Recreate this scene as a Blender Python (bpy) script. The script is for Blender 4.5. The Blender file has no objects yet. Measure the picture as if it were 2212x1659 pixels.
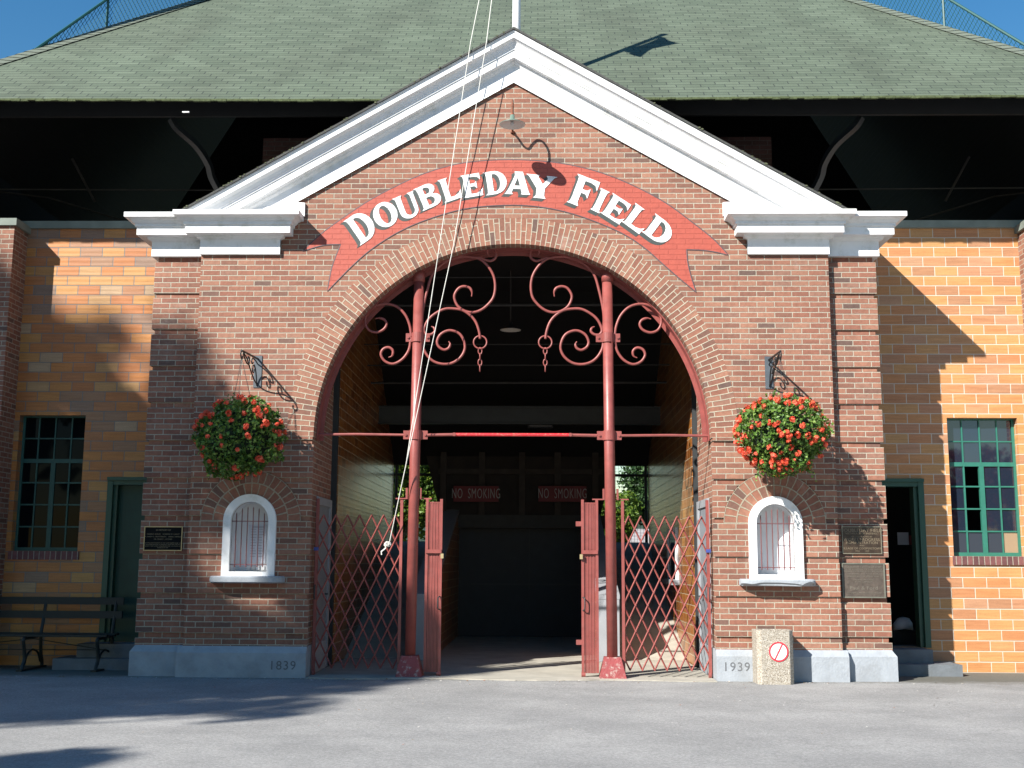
import bpy, math, random
import numpy as np
from math import sin, cos, pi, radians, atan, sqrt, tan
from mathutils import Vector, Matrix
random.seed(7); rng = np.random.default_rng(7)
S = bpy.context.scene
COL = S.collection

# ------------------------------------------------------------------ camera
IW, IH, F = 2212.0, 1659.0, 2500.0
PITCH, YAW, ROLL = atan(388/F), atan(54/F), 0.0055
CAM = Vector((0.3104, -14.45, 1.43))
fw = Vector((-sin(YAW)*cos(PITCH), cos(YAW)*cos(PITCH), sin(PITCH)))
r0 = Vector((cos(YAW), sin(YAW), 0)); u0 = r0.cross(fw)
rt = cos(ROLL)*r0 + sin(ROLL)*u0; up = -sin(ROLL)*r0 + cos(ROLL)*u0
cd = bpy.data.cameras.new("camera"); cam = bpy.data.objects.new("camera", cd); COL.objects.link(cam)
M = Matrix((rt, up, -fw)).transposed().to_4x4(); M.translation = CAM
cam.matrix_world = M
cd.sensor_width = 36; cd.lens = F/IW*36; cd.clip_end = 2000; cd.clip_start = 0.05
S.camera = cam
# ------------------------------------------------------------------ light
SUN = Vector((0.95, 1.0, -0.97)).normalized()      # direction the light travels
w = bpy.data.worlds.new("World"); S.world = w; w.use_nodes = True
nt = w.node_tree; nt.nodes.clear()
sky = nt.nodes.new('ShaderNodeTexSky'); sky.sky_type = 'NISHITA'; sky.sun_disc = False
sky.sun_elevation = math.asin(-SUN.z); sky.sun_rotation = math.atan2(-SUN.x, -SUN.y)
sky.air_density = 1.3; sky.dust_density = 0.0; sky.ozone_density = 1.5; sky.altitude = 400
bg = nt.nodes.new('ShaderNodeBackground'); bg.inputs[1].default_value = 0.070
wo = nt.nodes.new('ShaderNodeOutputWorld')
hs = nt.nodes.new('ShaderNodeHueSaturation'); hs.inputs['Saturation'].default_value = 1.42; hs.inputs['Value'].default_value = 1.0
nt.links.new(sky.outputs[0], hs.inputs['Color']); nt.links.new(hs.outputs[0], bg.inputs[0]); nt.links.new(bg.outputs[0], wo.inputs[0])
sl = bpy.data.lights.new("sun", 'SUN'); sl.energy = 5.0; sl.angle = radians(0.55); sl.color = (1, 0.965, 0.90)
so = bpy.data.objects.new("sun", sl); COL.objects.link(so)
so.rotation_euler = SUN.to_track_quat('-Z', 'Y').to_euler(); so.location = (-20, -20, 25)
S.view_settings.view_transform = 'Standard'; S.view_settings.look = 'None'
S.view_settings.exposure = 0.98; S.view_settings.gamma = 1
try: S.view_settings.use_curve_mapping = False
except Exception: pass
S.cycles.max_bounces = 6; S.cycles.diffuse_bounces = 2; S.cycles.glossy_bounces = 3
S.cycles.use_denoising = True

# ------------------------------------------------------------------ helpers
def at(px, py, Y=None, Z=None):
    "point where the sight line of a picture position meets the plane y=Y (or z=Z)"
    d = fw*F + rt*(px-IW/2) - up*(py-IH/2)
    t = (Y-CAM.y)/d.y if Y is not None else (Z-CAM.z)/d.z
    return CAM + d*t
def zm(ox, oy, s): return lambda x, y: ((ox+x/s)/1.4756, (oy+y/s)/1.4756)

def tag(o, label=None, cat=None, group=None, kind=None):
    if label: o['label'] = label
    if cat: o['category'] = cat
    if group: o['group'] = group
    if kind: o['kind'] = kind
    return o
def empty(name, loc, label=None, cat=None, group=None):
    o = bpy.data.objects.new(name, None); COL.objects.link(o); o.location = loc
    return tag(o, label, cat, group)
def wloc(o):
    v = Vector(o.location)
    while o.parent: o = o.parent; v += Vector(o.location)
    return v
def link(name, me, parent=None, mat=None):
    "mesh given in world coordinates; set under its parent without moving"
    o = bpy.data.objects.new(name, me); COL.objects.link(o)
    if mat is not None:
        me.materials.clear(); me.materials.append(mat)
    if parent is not None:
        o.parent = parent; o.location = -wloc(parent)
    return o

class MB:
    def __init__(s): s.v = []; s.f = []; s.uv = []
    def face(s, pts, uvs=None):
        i = len(s.v); s.v += [tuple(p) for p in pts]; s.f.append(tuple(range(i, i+len(pts)))); s.uv.append(uvs)
        return s
    def box(s, x0, x1, y0, y1, z0, z1):
        p = [(x0,y0,z0),(x1,y0,z0),(x1,y1,z0),(x0,y1,z0),(x0,y0,z1),(x1,y0,z1),(x1,y1,z1),(x0,y1,z1)]
        for q in ((0,1,5,4),(1,2,6,5),(2,3,7,6),(3,0,4,7),(4,5,6,7),(3,2,1,0)): s.face([p[i] for i in q])
        return s
    def hexa(s, p):
        for q in ((0,1,5,4),(1,2,6,5),(2,3,7,6),(3,0,4,7),(4,5,6,7),(3,2,1,0)): s.face([p[i] for i in q])
        return s
    def tube(s, pts, r, n=8, caps=True, closed=False, flat=1.0):
        pts = [Vector(p) for p in pts]; N = len(pts)
        rr = r if hasattr(r, '__len__') else [r]*N
        nrm = None; rings = []
        for i in range(N):
            if closed: t = pts[(i+1)%N]-pts[i-1]
            else: t = pts[min(i+1,N-1)]-pts[max(i-1,0)]
            t.normalize()
            if nrm is None:
                a = Vector((0,1,0)) if abs(t.y) < .9 else Vector((1,0,0))
                nrm = (a - t*a.dot(t)).normalized()
            else: nrm = (nrm - t*nrm.dot(t)).normalized()
            b = t.cross(nrm)
            base = len(s.v)
            for k in range(n):
                a = 2*pi*k/n
                s.v.append(tuple(pts[i] + nrm*(cos(a)*rr[i]) + b*(sin(a)*rr[i]*flat)))
            rings.append(base)
        m = N if closed else N-1
        for i in range(m):
            a, b = rings[i], rings[(i+1)%N]
            for k in range(n):
                s.f.append((a+k, a+(k+1)%n, b+(k+1)%n, b+k)); s.uv.append(None)
        if caps and not closed:
            s.f.append(tuple(rings[0]+k for k in range(n))[::-1]); s.uv.append(None)
            s.f.append(tuple(rings[-1]+k for k in range(n))); s.uv.append(None)
        return s
    def lathe(s, c, prof, n=24):
        c = Vector(c); rings = []
        for r, z in prof:
            rings.append(len(s.v))
            for k in range(n):
                a = 2*pi*k/n; s.v.append((c.x+r*cos(a), c.y+r*sin(a), c.z+z))
        for i in range(len(prof)-1):
            a, b = rings[i], rings[i+1]
            for k in range(n): s.f.append((a+k, a+(k+1)%n, b+(k+1)%n, b+k)); s.uv.append(None)
        return s
    def build(s, name, mat=None, parent=None, smooth=False, uvo=(0,0)):
        me = bpy.data.meshes.new(name); me.from_pydata(s.v, [], s.f)
        lay = me.uv_layers.new(name='UVMap')
        me.update()
        for p in me.polygons:
            given = s.uv[p.index]
            if given is not None:
                for li, uv in zip(p.loop_indices, given): lay.data[li].uv = uv
            else:
                n = p.normal
                for li in p.loop_indices:
                    c = me.vertices[me.loops[li].vertex_index].co
                    if abs(n.y) >= abs(n.x) and abs(n.y) >= abs(n.z): uv = (c.x, c.z)
                    elif abs(n.x) >= abs(n.z): uv = (c.y, c.z)
                    else: uv = (c.x, c.y)
                    lay.data[li].uv = (uv[0]+uvo[0], uv[1]+uvo[1])
            p.use_smooth = smooth
        return link(name, me, parent, mat)

def fill(loops, y0, y1, name, mat, parent=None, map=None):
    "solid plate with the outline and holes of loops in the xz plane, from depth y0 (front) to y1"
    cu = bpy.data.curves.new('c', 'CURVE'); cu.dimensions = '2D'; cu.fill_mode = 'BOTH'
    cu.extrude = abs(y1-y0)/2
    for lp in loops:
        sp = cu.splines.new('POLY'); sp.points.add(len(lp)-1)
        for i, (x, z) in enumerate(lp): sp.points[i].co = (x, z, 0, 1)
        sp.use_cyclic_u = True
    o = bpy.data.objects.new('c', cu); COL.objects.link(o)
    dg = bpy.context.evaluated_depsgraph_get(); dg.update()
    me = bpy.data.meshes.new_from_object(o.evaluated_get(dg))
    bpy.data.objects.remove(o); bpy.data.curves.remove(cu)
    ym = (y0+y1)/2
    for v in me.vertices: v.co = (v.co.x, ym - v.co.z, v.co.y)
    me.flip_normals() if False else None
    me.name = name
    for l in list(me.uv_layers): me.uv_layers.remove(l)
    lay = me.uv_layers.new(name='UVMap'); me.update()
    for p in me.polygons:
        n = p.normal
        for li in p.loop_indices:
            c = me.vertices[me.loops[li].vertex_index].co
            if abs(n.y) > .5: lay.data[li].uv = (c.x, c.z)
            elif abs(n.x) > .7: lay.data[li].uv = (c.y, c.z)
            else: lay.data[li].uv = (c.x, c.y)
        p.use_smooth = False
    return link(name, me, parent, mat)

def text_mesh(txt, size, x, z, y, name, mat, parent, depth=.003, align='CENTER', sx=1.0, spacing=1.0, bold=0.0):
    cu = bpy.data.curves.new('t', 'FONT'); cu.body = txt; cu.size = size; cu.align_x = align; cu.extrude = depth/2
    cu.space_character = spacing; cu.offset = bold; cu.resolution_u = 3
    o = bpy.data.objects.new('t', cu); COL.objects.link(o)
    dg = bpy.context.evaluated_depsgraph_get(); dg.update()
    me = bpy.data.meshes.new_from_object(o.evaluated_get(dg))
    bpy.data.objects.remove(o); bpy.data.curves.remove(cu)
    for v in me.vertices: v.co = (x+v.co.x*sx, y-v.co.z, z+v.co.y)
    me.name = name; me.materials.clear()
    return link(name, me, parent, mat)

def arc(cx, cz, r, a0, a1, n):
    return [(cx+r*cos(a0+(a1-a0)*i/n), cz+r*sin(a0+(a1-a0)*i/n)) for i in range(n+1)]
def smooth_path(pts, k=6, closed=False):
    "Catmull-Rom through the points"
    P = [Vector(p) for p in pts]; out = []
    n = len(P)
    rng_ = range(n if closed else n-1)
    for i in rng_:
        if closed: a, b, c, d = P[i-1], P[i], P[(i+1)%n], P[(i+2)%n]
        else: a, b, c, d = P[max(i-1,0)], P[i], P[i+1], P[min(i+2,n-1)]
        for j in range(k):
            t = j/k
            out.append(.5*((2*b)+(c-a)*t+(2*a-5*b+4*c-d)*t*t+(3*b-a-3*c+d)*t*t*t))
    if not closed: out.append(P[-1])
    return out

# ------------------------------------------------------------------ materials
def mk(name):
    m = bpy.data.materials.new(name); m.use_nodes = True
    n = m.node_tree; b = n.nodes['Principled BSDF']
    return m, n, b
def node(n, t, **kw):
    x = n.nodes.new(t)
    for k, v in kw.items(): setattr(x, k, v)
    return x
def ma(n, op, a, b=None, c=None):
    x = node(n, 'ShaderNodeMath', operation=op)
    for i, v in enumerate((a, b, c)):
        if v is None: continue
        if isinstance(v, (int, float)): x.inputs[i].default_value = v
        else: n.links.new(v, x.inputs[i])
    return x.outputs[0]
def ramp(n, fac, stops, interp='LINEAR'):
    r = node(n, 'ShaderNodeValToRGB'); r.color_ramp.interpolation = interp
    e = r.color_ramp.elements
    while len(e) < len(stops): e.new(.5)
    for el, (p, c) in zip(e, stops): el.position = p; el.color = (*c, 1)
    n.links.new(fac, r.inputs[0]); return r.outputs[0]
def mix(n, f, a, b, typ='MIX'):
    x = node(n, 'ShaderNodeMix', data_type='RGBA', blend_type=typ)
    for i, v in ((0, f), (6, a), (7, b)):
        if isinstance(v, (int, float)): x.inputs[i].default_value = v
        elif isinstance(v, tuple): x.inputs[i].default_value = (*v, 1)
        else: n.links.new(v, x.inputs[i])
    return x.outputs[2]
def noise(n, scale, detail=4, vec=None, rough=.55):
    x = node(n, 'ShaderNodeTexNoise'); x.inputs['Scale'].default_value = scale; x.inputs['Detail'].default_value = detail
    x.inputs['Roughness'].default_value = rough
    if vec is None:
        g = node(n, 'ShaderNodeNewGeometry'); vec = g.outputs['Position']
    n.links.new(vec, x.inputs['Vector']); return x.outputs[0]
def bump(n, b, h, strength=.5, dist=.01):
    x = node(n, 'ShaderNodeBump'); x.inputs['Strength'].default_value = strength; x.inputs['Distance'].default_value = dist
    n.links.new(h, x.inputs['Height']); n.links.new(x.outputs[0], b.inputs['Normal'])

def brick_nodes(n, W, H, mortar, off=.5, u0=0., v0=0., wob=.004, jit=0.):
    "running bond in the metric UV map: (mask 1 on the brick, random per brick, edge distance)"
    uv = node(n, 'ShaderNodeUVMap'); sep = node(n, 'ShaderNodeSeparateXYZ'); n.links.new(uv.outputs[0], sep.inputs[0])
    nz = node(n, 'ShaderNodeTexNoise'); nz.inputs['Scale'].default_value = 14; nz.inputs['Detail'].default_value = 2
    n.links.new(uv.outputs[0], nz.inputs['Vector'])
    sc = node(n, 'ShaderNodeSeparateColor'); n.links.new(nz.outputs['Color'], sc.inputs[0])
    u = ma(n, 'ADD', sep.outputs[0], ma(n, 'MULTIPLY_ADD', sc.outputs[0], wob*2, u0-wob))
    v = ma(n, 'ADD', sep.outputs[1], ma(n, 'MULTIPLY_ADD', sc.outputs[1], wob*2, v0-wob))
    vv = ma(n, 'DIVIDE', v, H); row = ma(n, 'FLOOR', vv); fv = ma(n, 'SUBTRACT', vv, row)
    wr = node(n, 'ShaderNodeTexWhiteNoise', noise_dimensions='1D'); n.links.new(row, wr.inputs['W'])
    uu = ma(n, 'ADD', ma(n, 'DIVIDE', u, W), ma(n, 'MULTIPLY', row, off))
    if jit: uu = ma(n, 'ADD', uu, ma(n, 'MULTIPLY', wr.outputs[0], jit))
    col = ma(n, 'FLOOR', uu); fu = ma(n, 'SUBTRACT', uu, col)
    du = ma(n, 'MULTIPLY', ma(n, 'MINIMUM', fu, ma(n, 'SUBTRACT', 1, fu)), W)
    dv = ma(n, 'MULTIPLY', ma(n, 'MINIMUM', fv, ma(n, 'SUBTRACT', 1, fv)), H)
    d = ma(n, 'SMOOTH_MIN', du, dv, .004)
    mr = node(n, 'ShaderNodeMapRange', interpolation_type='SMOOTHSTEP'); n.links.new(d, mr.inputs[0])
    mr.inputs[1].default_value = mortar/2-.0012; mr.inputs[2].default_value = mortar/2+.0012
    cb = node(n, 'ShaderNodeCombineXYZ'); n.links.new(col, cb.inputs[0]); n.links.new(row, cb.inputs[1])
    wn = node(n, 'ShaderNodeTexWhiteNoise', noise_dimensions='3D'); n.links.new(cb.outputs[0], wn.inputs['Vector'])
    return mr.outputs[0], wn.outputs[0], d, fv, wn.outputs[1]

BH, BV = .0684, .0188
def brick_mat(name, stops, mort, W=.222, H=BH, mt=.0115, off=.5, u0=0, v0=-BV, tint=None, rough=.85, b_d=.006, stain=.35, wob=.0035, jit=0.):
    m, n, b = mk(name)
    mask, rnd, d, fv, rc = brick_nodes(n, W, H, mt, off, u0, v0, wob, jit)
    c = ramp(n, rnd, stops)
    nz = noise(n, 22, 5)
    c = mix(n, 1.0, c, ramp(n, nz, [(.25, (.78,.76,.74)), (.75, (1.15,1.14,1.12))]), 'MULTIPLY')
    st = noise(n, .9, 5, rough=.65)
    mc = mix(n, 1.0, mort, ramp(n, noise(n, 60, 3), [(.3, (.75,.75,.75)), (.7, (1.12,1.12,1.12))]), 'MULTIPLY')
    c = mix(n, mask, mc, c)
    c = mix(n, stain, c, ramp(n, st, [(.3, (.45,.43,.42)), (.62, (1.1,1.08,1.06))]), 'MULTIPLY')
    # pale lime bloom in places
    lf = noise(n, 2.3, 6, rough=.75)
    c = mix(n, ma(n, 'MULTIPLY', ramp(n, lf, [(.60, (0,0,0)), (.80, (1,1,1))]), .32), c, (.50,.45,.42))
    n.links.new(c, b.inputs['Base Color']); b.inputs['Roughness'].default_value = rough
    h = ma(n, 'ADD', mask, ma(n, 'MULTIPLY', nz, .35))
    bump(n, b, h, .9, b_d)
    return m
RED = [(0, (.13,.080,.066)), (.07, (.21,.098,.068)), (.3, (.258,.106,.071)), (.6, (.290,.128,.084)), (.86, (.33,.162,.108)), (1, (.25,.130,.095))]
M_brick = brick_mat('brick_red', RED, (.42,.37,.29), mt=.0118)
M_ring = brick_mat('brick_arch', RED, (.47,.41,.31), mt=.0122, u0=-.056, v0=0)
M_ringt = brick_mat('brick_small_arch', RED, (.36,.31,.23), W=.112, H=.0700, v0=0, u0=0, off=.0)
M_soldier = brick_mat('brick_sill', [(0,(.12,.05,.05)),(1,(.22,.085,.08))], (.36,.31,.25), W=.075, H=.30, off=0, v0=.1)
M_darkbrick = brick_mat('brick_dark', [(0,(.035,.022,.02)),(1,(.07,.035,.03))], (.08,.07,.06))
ORN = [(0, (.42,.22,.12)), (.14, (.52,.23,.10)), (.34, (.56,.25,.095)), (.58, (.57,.285,.105)), (.80, (.57,.31,.12)), (.93, (.53,.25,.13)), (1, (.50,.28,.16))]
def tile_mat(name, mort, rough, stops=ORN, coat=0.):
    m, n, b = mk(name)
    mask, rnd, d, fv, rc = brick_nodes(n, .316, .1378, .011, .5, 0., -.0405, .0015)
    c = ramp(n, rnd, stops)
    mp = node(n, 'ShaderNodeMapping'); mp.inputs['Scale'].default_value = (1.5,1.5,26)
    g = node(n, 'ShaderNodeNewGeometry'); n.links.new(g.outputs['Position'], mp.inputs[0])
    nz = noise(n, 2.2, 4, mp.outputs[0])
    c = mix(n, 1.0, c, ramp(n, nz, [(.3, (.84,.80,.76)), (.7, (1.1,1.1,1.1))]), 'MULTIPLY')
    c = mix(n, 1.0, c, ramp(n, noise(n, 90, 3), [(.3, (.9,.9,.9)), (.7, (1.05,1.05,1.05))]), 'MULTIPLY')
    c = mix(n, mask, mort, c)
    c = mix(n, .25, c, ramp(n, noise(n, .7, 5), [(.3, (.55,.5,.5)), (.65, (1.05,1.05,1.05))]), 'MULTIPLY')
    n.links.new(c, b.inputs['Base Color'])
    b.inputs['Roughness'].default_value = rough
    n.links.new(ma(n, 'MULTIPLY', mask, coat), b.inputs['Coat Weight']); b.inputs['Coat Roughness'].default_value = .18
    ridg = ma(n, 'MULTIPLY', ma(n, 'SINE', ma(n, 'MULTIPLY', fv, 6.28*2)), .12)
    bump(n, b, ma(n, 'ADD', ma(n, 'ADD', mask, ma(n, 'MULTIPLY', nz, .12)), ridg), .7, .005)
    return m
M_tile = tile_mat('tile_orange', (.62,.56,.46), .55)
M_tileL = tile_mat('tile_orange_weathered_shaded', (.17,.17,.165), .42,  # weathered tile; base also darkened to carry the left wall's shade
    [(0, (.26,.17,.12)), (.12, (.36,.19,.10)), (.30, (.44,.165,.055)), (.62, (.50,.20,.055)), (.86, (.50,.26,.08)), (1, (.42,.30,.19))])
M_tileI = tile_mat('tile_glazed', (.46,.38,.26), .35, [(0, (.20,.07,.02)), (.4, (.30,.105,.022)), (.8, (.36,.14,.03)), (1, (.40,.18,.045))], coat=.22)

def plain(name, col, rough=.6, var=.12, scale=6, bmp=0, metal=0, bs=40, spec=None, dirt=None):
    m, n, b = mk(name)
    c = mix(n, 1.0, col, ramp(n, noise(n, scale, 5), [(.3, (1-var,)*3), (.7, (1+var*.6,)*3)]), 'MULTIPLY')
    if dirt:
        c = mix(n, ma(n, 'MULTIPLY', ramp(n, noise(n, dirt[1], 6, rough=.7), [(.52, (0,0,0)), (.68, (1,1,1))]), dirt[2]), c, dirt[0])
    n.links.new(c, b.inputs['Base Color']); b.inputs['Roughness'].default_value = rough; b.inputs['Metallic'].default_value = metal
    if bmp: bump(n, b, noise(n, bs, 5), bmp, .01)
    return m
M_white = plain('white_paint', (.80,.80,.80), .5, .06, 5, .15, bs=22, dirt=((.42,.42,.34), 4.2, .42))
M_white2 = plain('white_board', (.74,.75,.77), .5, .04)
M_concp = plain('painted_concrete', (.33,.355,.385), .75, .14, 5, .5, bs=35, dirt=((.22,.225,.23), 3, .5))
M_conc = plain('concrete', (.40,.37,.31), .9, .2, 2.5, .4, bs=50, dirt=((.22,.2,.17), 1.5, .5))
M_concd = plain('concrete_dark', (.17,.165,.16), .9, .2, 2.5, .3)
M_red = plain('red_iron_paint', (.27,.070,.060), .42, .18, 9, .12, bs=60, dirt=((.24,.10,.09), 14, .35))
M_redb = plain('bright_red_paint', (.62,.03,.04), .35, .1, dirt=((.45,.3,.2), 30, .8))
M_redfoot = plain('red_paint_chipped', (.28,.05,.05), .6, .2, 6, .5, dirt=((.45,.40,.35), 16, .9))
M_sign = plain('sign_red', (.17,.016,.020), .6, .15)
M_signtxt = plain('sign_lettering', (.40,.38,.36), .6, .15)
M_black = plain('black_iron', (.012,.013,.015), .45, .2, 20)
M_bench = plain('bench_paint', (.010,.016,.016), .55, .2, 20)
M_green = plain('green_steel', (.028,.16,.115), .45, .12, 10)
M_greend = plain('green_door', (.010,.055,.036), .5, .2, 5)
M_grayd = plain('gray_door', (.30,.31,.33), .55, .1, 4)
M_dark = plain('dark_timber', (.030,.024,.02), .85, .3, 4)
M_darks = plain('dark_steel', (.035,.038,.04), .6, .2, 4)
M_coping = plain('coping_stone', (.20,.23,.20), .85, .2, 4, .3)
M_unlit = plain('interior_shade', (.006,.006,.006), .9, .2, 3)  # near-black base stands for the unlit depth of the interiors
M_rust = plain('rusty_pipe', (.20,.07,.035), .75, .4, 30, .3)
M_shade = plain('enamel_shade', (.14,.20,.16), .4, .15, 10)
M_shadein = plain('enamel_white', (.55,.54,.50), .5, .1)
M_bulb = plain('lamp_glass', (.6,.6,.6), .15)
M_pole = plain('pole_white', (.8,.8,.8), .35, .02)
M_rope = plain('rope', (.72,.70,.64), .8, .1)
M_bronze = plain('bronze', (.055,.037,.026), .38, .3, 12, .25, metal=.35, dirt=((.10,.065,.04), 6, .4))
M_bronzetxt = plain('bronze_lettering', (.19,.15,.10), .45, .15)
M_bronzed = plain('bronze_patina', (.105,.082,.066), .5, .3, 14, .4, metal=.2)
M_bronzedt = plain('bronze_patina_relief', (.20,.175,.14), .45, .15, metal=.2)
M_blackpl = plain('black_plaque', (.006,.006,.006), .75, .1); M_blackpl.node_tree.nodes['Principled BSDF'].inputs['Specular IOR Level'].default_value = .15
M_brasst = plain('brass_lettering', (.22,.18,.11), .5, .15)
M_brass = plain('brass_edge', (.50,.40,.22), .35, .1, metal=.4)
M_yellow = plain('yellow_plastic', (.45,.28,.03), .5, .1)
M_paper = plain('paper', (.62,.64,.70), .7, .03)
M_ink = plain('ink', (.30,.31,.36), .7, .05)
M_flag = plain('flag_cloth', (.55,.10,.12), .8, .1)
M_net = plain('net_wire', (.02,.02,.02), .7, .1)
M_fence = plain('green_wire', (.012,.075,.07), .5, .1)
def letter_mat():
    m, n, b = mk('letter_white')
    mask, rnd, d, fv, rc = brick_nodes(n, .222, BH, .010, .5, 0, -BV, .0035)
    c = mix(n, ma(n, 'MULTIPLY', ma(n, 'SUBTRACT', 1, mask), .45), (.80,.80,.79), (.48,.42,.39))
    c = mix(n, ramp(n, noise(n, 26, 6, rough=.8), [(.62, (0,0,0)), (.70, (.8,.8,.8))]), c, (.62,.36,.31))      # paint worn through
    n.links.new(c, b.inputs['Base Color']); b.inputs['Roughness'].default_value = .6
    bump(n, b, mask, .6, .005)
    return m
M_letter = letter_mat()
M_lshade = plain('letter_shade', (.055,.065,.06), .6, .15, 12)
M_outline = plain('banner_outline', (.10,.07,.075), .7, .2)
M_yroof = plain('distant_roof', (.30,.28,.28), .8, .2)

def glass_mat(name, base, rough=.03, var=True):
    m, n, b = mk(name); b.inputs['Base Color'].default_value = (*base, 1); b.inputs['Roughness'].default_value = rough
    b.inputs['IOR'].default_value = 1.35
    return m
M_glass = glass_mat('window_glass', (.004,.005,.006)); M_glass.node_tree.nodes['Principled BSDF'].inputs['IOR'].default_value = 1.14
M_glassR = glass_mat('window_glass_sky_tint', (.014,.022,.038)); M_glassR.node_tree.nodes['Principled BSDF'].inputs['IOR'].default_value = 1.95  # sky reflection put into the bluish base, helped by the high IOR
M_glasst = glass_mat('window_glass_papered', (.30,.22,.14), .4)
M_glassd = glass_mat('window_glass_dirty', (.035,.042,.055), .35)

def banner_mat():
    m, n, b = mk('banner_red')
    mask, rnd, d, fv, rc = brick_nodes(n, .222, BH, .011, .5, 0, -BV, .0035)
    c = mix(n, 1.0, (.37,.072,.044), ramp(n, noise(n, 12, 6), [(.3, (.88,.85,.85)), (.7, (1.1,1.12,1.12))]), 'MULTIPLY')
    c = mix(n, .22, c, mix(n, mask, (.32,.06,.045), (.5,.11,.08)))
    n.links.new(c, b.inputs['Base Color']); b.inputs['Roughness'].default_value = .6
    bump(n, b, ma(n, 'ADD', mask, ma(n, 'MULTIPLY', noise(n, 30, 4), .5)), .7, .006)
    return m
M_banner = banner_mat()

def roof_mat():
    m, n, b = mk('roof_shingle')
    mask, rnd, d, fv, rc = brick_nodes(n, .325, .122, .013, 1/3., 0, 0, .003, .06)
    c = ramp(n, rnd, [(0, (.078,.102,.068)), (.5, (.096,.122,.082)), (1, (.112,.140,.096))])
    c = mix(n, 1.0, c, ramp(n, noise(n, 120, 3), [(.3, (.8,.8,.8)), (.7, (1.18,1.18,1.18))]), 'MULTIPLY')
    c = mix(n, .35, c, ramp(n, noise(n, .55, 5, rough=.6), [(.35, (.70,.66,.64)), (.62, (1.08,1.08,1.06))]), 'MULTIPLY')
    sh = ramp(n, fv, [(0, (1,1,1)), (.90, (1,1,1)), (.97, (.5,.5,.5))])
    c = mix(n, ma(n, 'SUBTRACT', 1, mask), c, (.035,.045,.035))
    # streak of grime down the slope
    mp = node(n, 'ShaderNodeMapping'); mp.inputs['Scale'].default_value = (1.1,.12,1)
    uv = node(n, 'ShaderNodeUVMap'); n.links.new(uv.outputs[0], mp.inputs[0])
    c = mix(n, .35, c, ramp(n, noise(n, 1.2, 5, mp.outputs[0]), [(.38, (.62,.58,.56)), (.58, (1.05,1.05,1.05))]), 'MULTIPLY')
    gb = node(n, 'ShaderNodeNewGeometry'); c = mix(n, gb.outputs['Backfacing'], c, (.010,.009,.008))   # boards on the underside
    n.links.new(c, b.inputs['Base Color']); b.inputs['Roughness'].default_value = .9
    h = ma(n, 'ADD', ma(n, 'MULTIPLY', ma(n, 'SUBTRACT', 1, fv), 1.0), ma(n, 'MULTIPLY', mask, .5))
    bump(n, b, h, .8, .012)
    return m
M_roof = roof_mat()

def asphalt_mat():
    m, n, b = mk('asphalt')
    c = ramp(n, noise(n, 42, 8, rough=.95), [(.34, (.15,.149,.146)), (.5, (.285,.281,.273)), (.64, (.45,.443,.43))])
    c = mix(n, .8, c, ramp(n, noise(n, .8, 6, rough=.6), [(.35, (.80,.80,.80)), (.65, (1.14,1.13,1.12))]), 'MULTIPLY')
    mp = node(n, 'ShaderNodeMapping'); mp.inputs['Scale'].default_value = (.45,1.1,1)
    g = node(n, 'ShaderNodeNewGeometry'); n.links.new(g.outputs['Position'], mp.inputs[0])
    c = mix(n, .35, c, ramp(n, noise(n, 1.5, 6, mp.outputs[0], .7), [(.38, (.84,.84,.84)), (.6, (1.06,1.06,1.06))]), 'MULTIPLY')
    n.links.new(c, b.inputs['Base Color']); b.inputs['Roughness'].default_value = .9
    sp = node(n, 'ShaderNodeSeparateXYZ'); n.links.new(g.outputs['Position'], sp.inputs[0])
    yy = ma(n, 'ADD', sp.outputs[1], ma(n, 'MULTIPLY', noise(n, 3.5, 6, rough=.8), .9))
    c = mix(n, ramp(n, yy, [(.22, (0,0,0)), (.62, (.8,.8,.8))]), c, (.085,.082,.060))      # dirt and moss gathered along the walls
    cr = node(n, 'ShaderNodeTexVoronoi', feature='DISTANCE_TO_EDGE'); cr.inputs['Scale'].default_value = .33
    wv = node(n, 'ShaderNodeVectorMath', operation='ADD'); nn = node(n, 'ShaderNodeTexNoise'); nn.inputs['Scale'].default_value = 1.6; nn.inputs['Detail'].default_value = 6
    n.links.new(g.outputs['Position'], nn.inputs['Vector']); n.links.new(g.outputs['Position'], wv.inputs[0]); n.links.new(nn.outputs['Color'], wv.inputs[1]); n.links.new(wv.outputs[0], cr.inputs['Vector'])
    c = mix(n, ramp(n, cr.outputs['Distance'], [(0, (.22,.22,.22)), (.004, (0,0,0))]), c, (.07,.07,.068))       # hairline cracks
    n.links.new(c, b.inputs['Base Color'])
    h = ma(n, 'ADD', ma(n, 'MULTIPLY', noise(n, 180, 3), .5), ma(n, 'MULTIPLY', noise(n, 3, 4), 1.2))
    bump(n, b, h, .6, .02)
    return m
M_asph = asphalt_mat()
def aggregate_mat():
    m, n, b = mk('pebble_aggregate')
    v = node(n, 'ShaderNodeTexVoronoi'); v.inputs['Scale'].default_value = 105
    g = node(n, 'ShaderNodeNewGeometry'); n.links.new(g.outputs['Position'], v.inputs['Vector'])
    sc = node(n, 'ShaderNodeSeparateColor'); n.links.new(v.outputs['Color'], sc.inputs[0])
    c = ramp(n, sc.outputs[0], [(0, (.12,.09,.065)), (.3, (.28,.23,.17)), (.7, (.42,.37,.30)), (1, (.58,.54,.48))])
    c = mix(n, ramp(n, v.outputs['Distance'], [(.45, (0,0,0)), (.7, (1,1,1))]), c, (.34,.31,.26))
    n.links.new(c, b.inputs['Base Color']); b.inputs['Roughness'].default_value = .8
    bump(n, b, ma(n, 'SUBTRACT', 1, v.outputs['Distance']), .6, .006)
    return m
M_agg = aggregate_mat()
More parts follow.
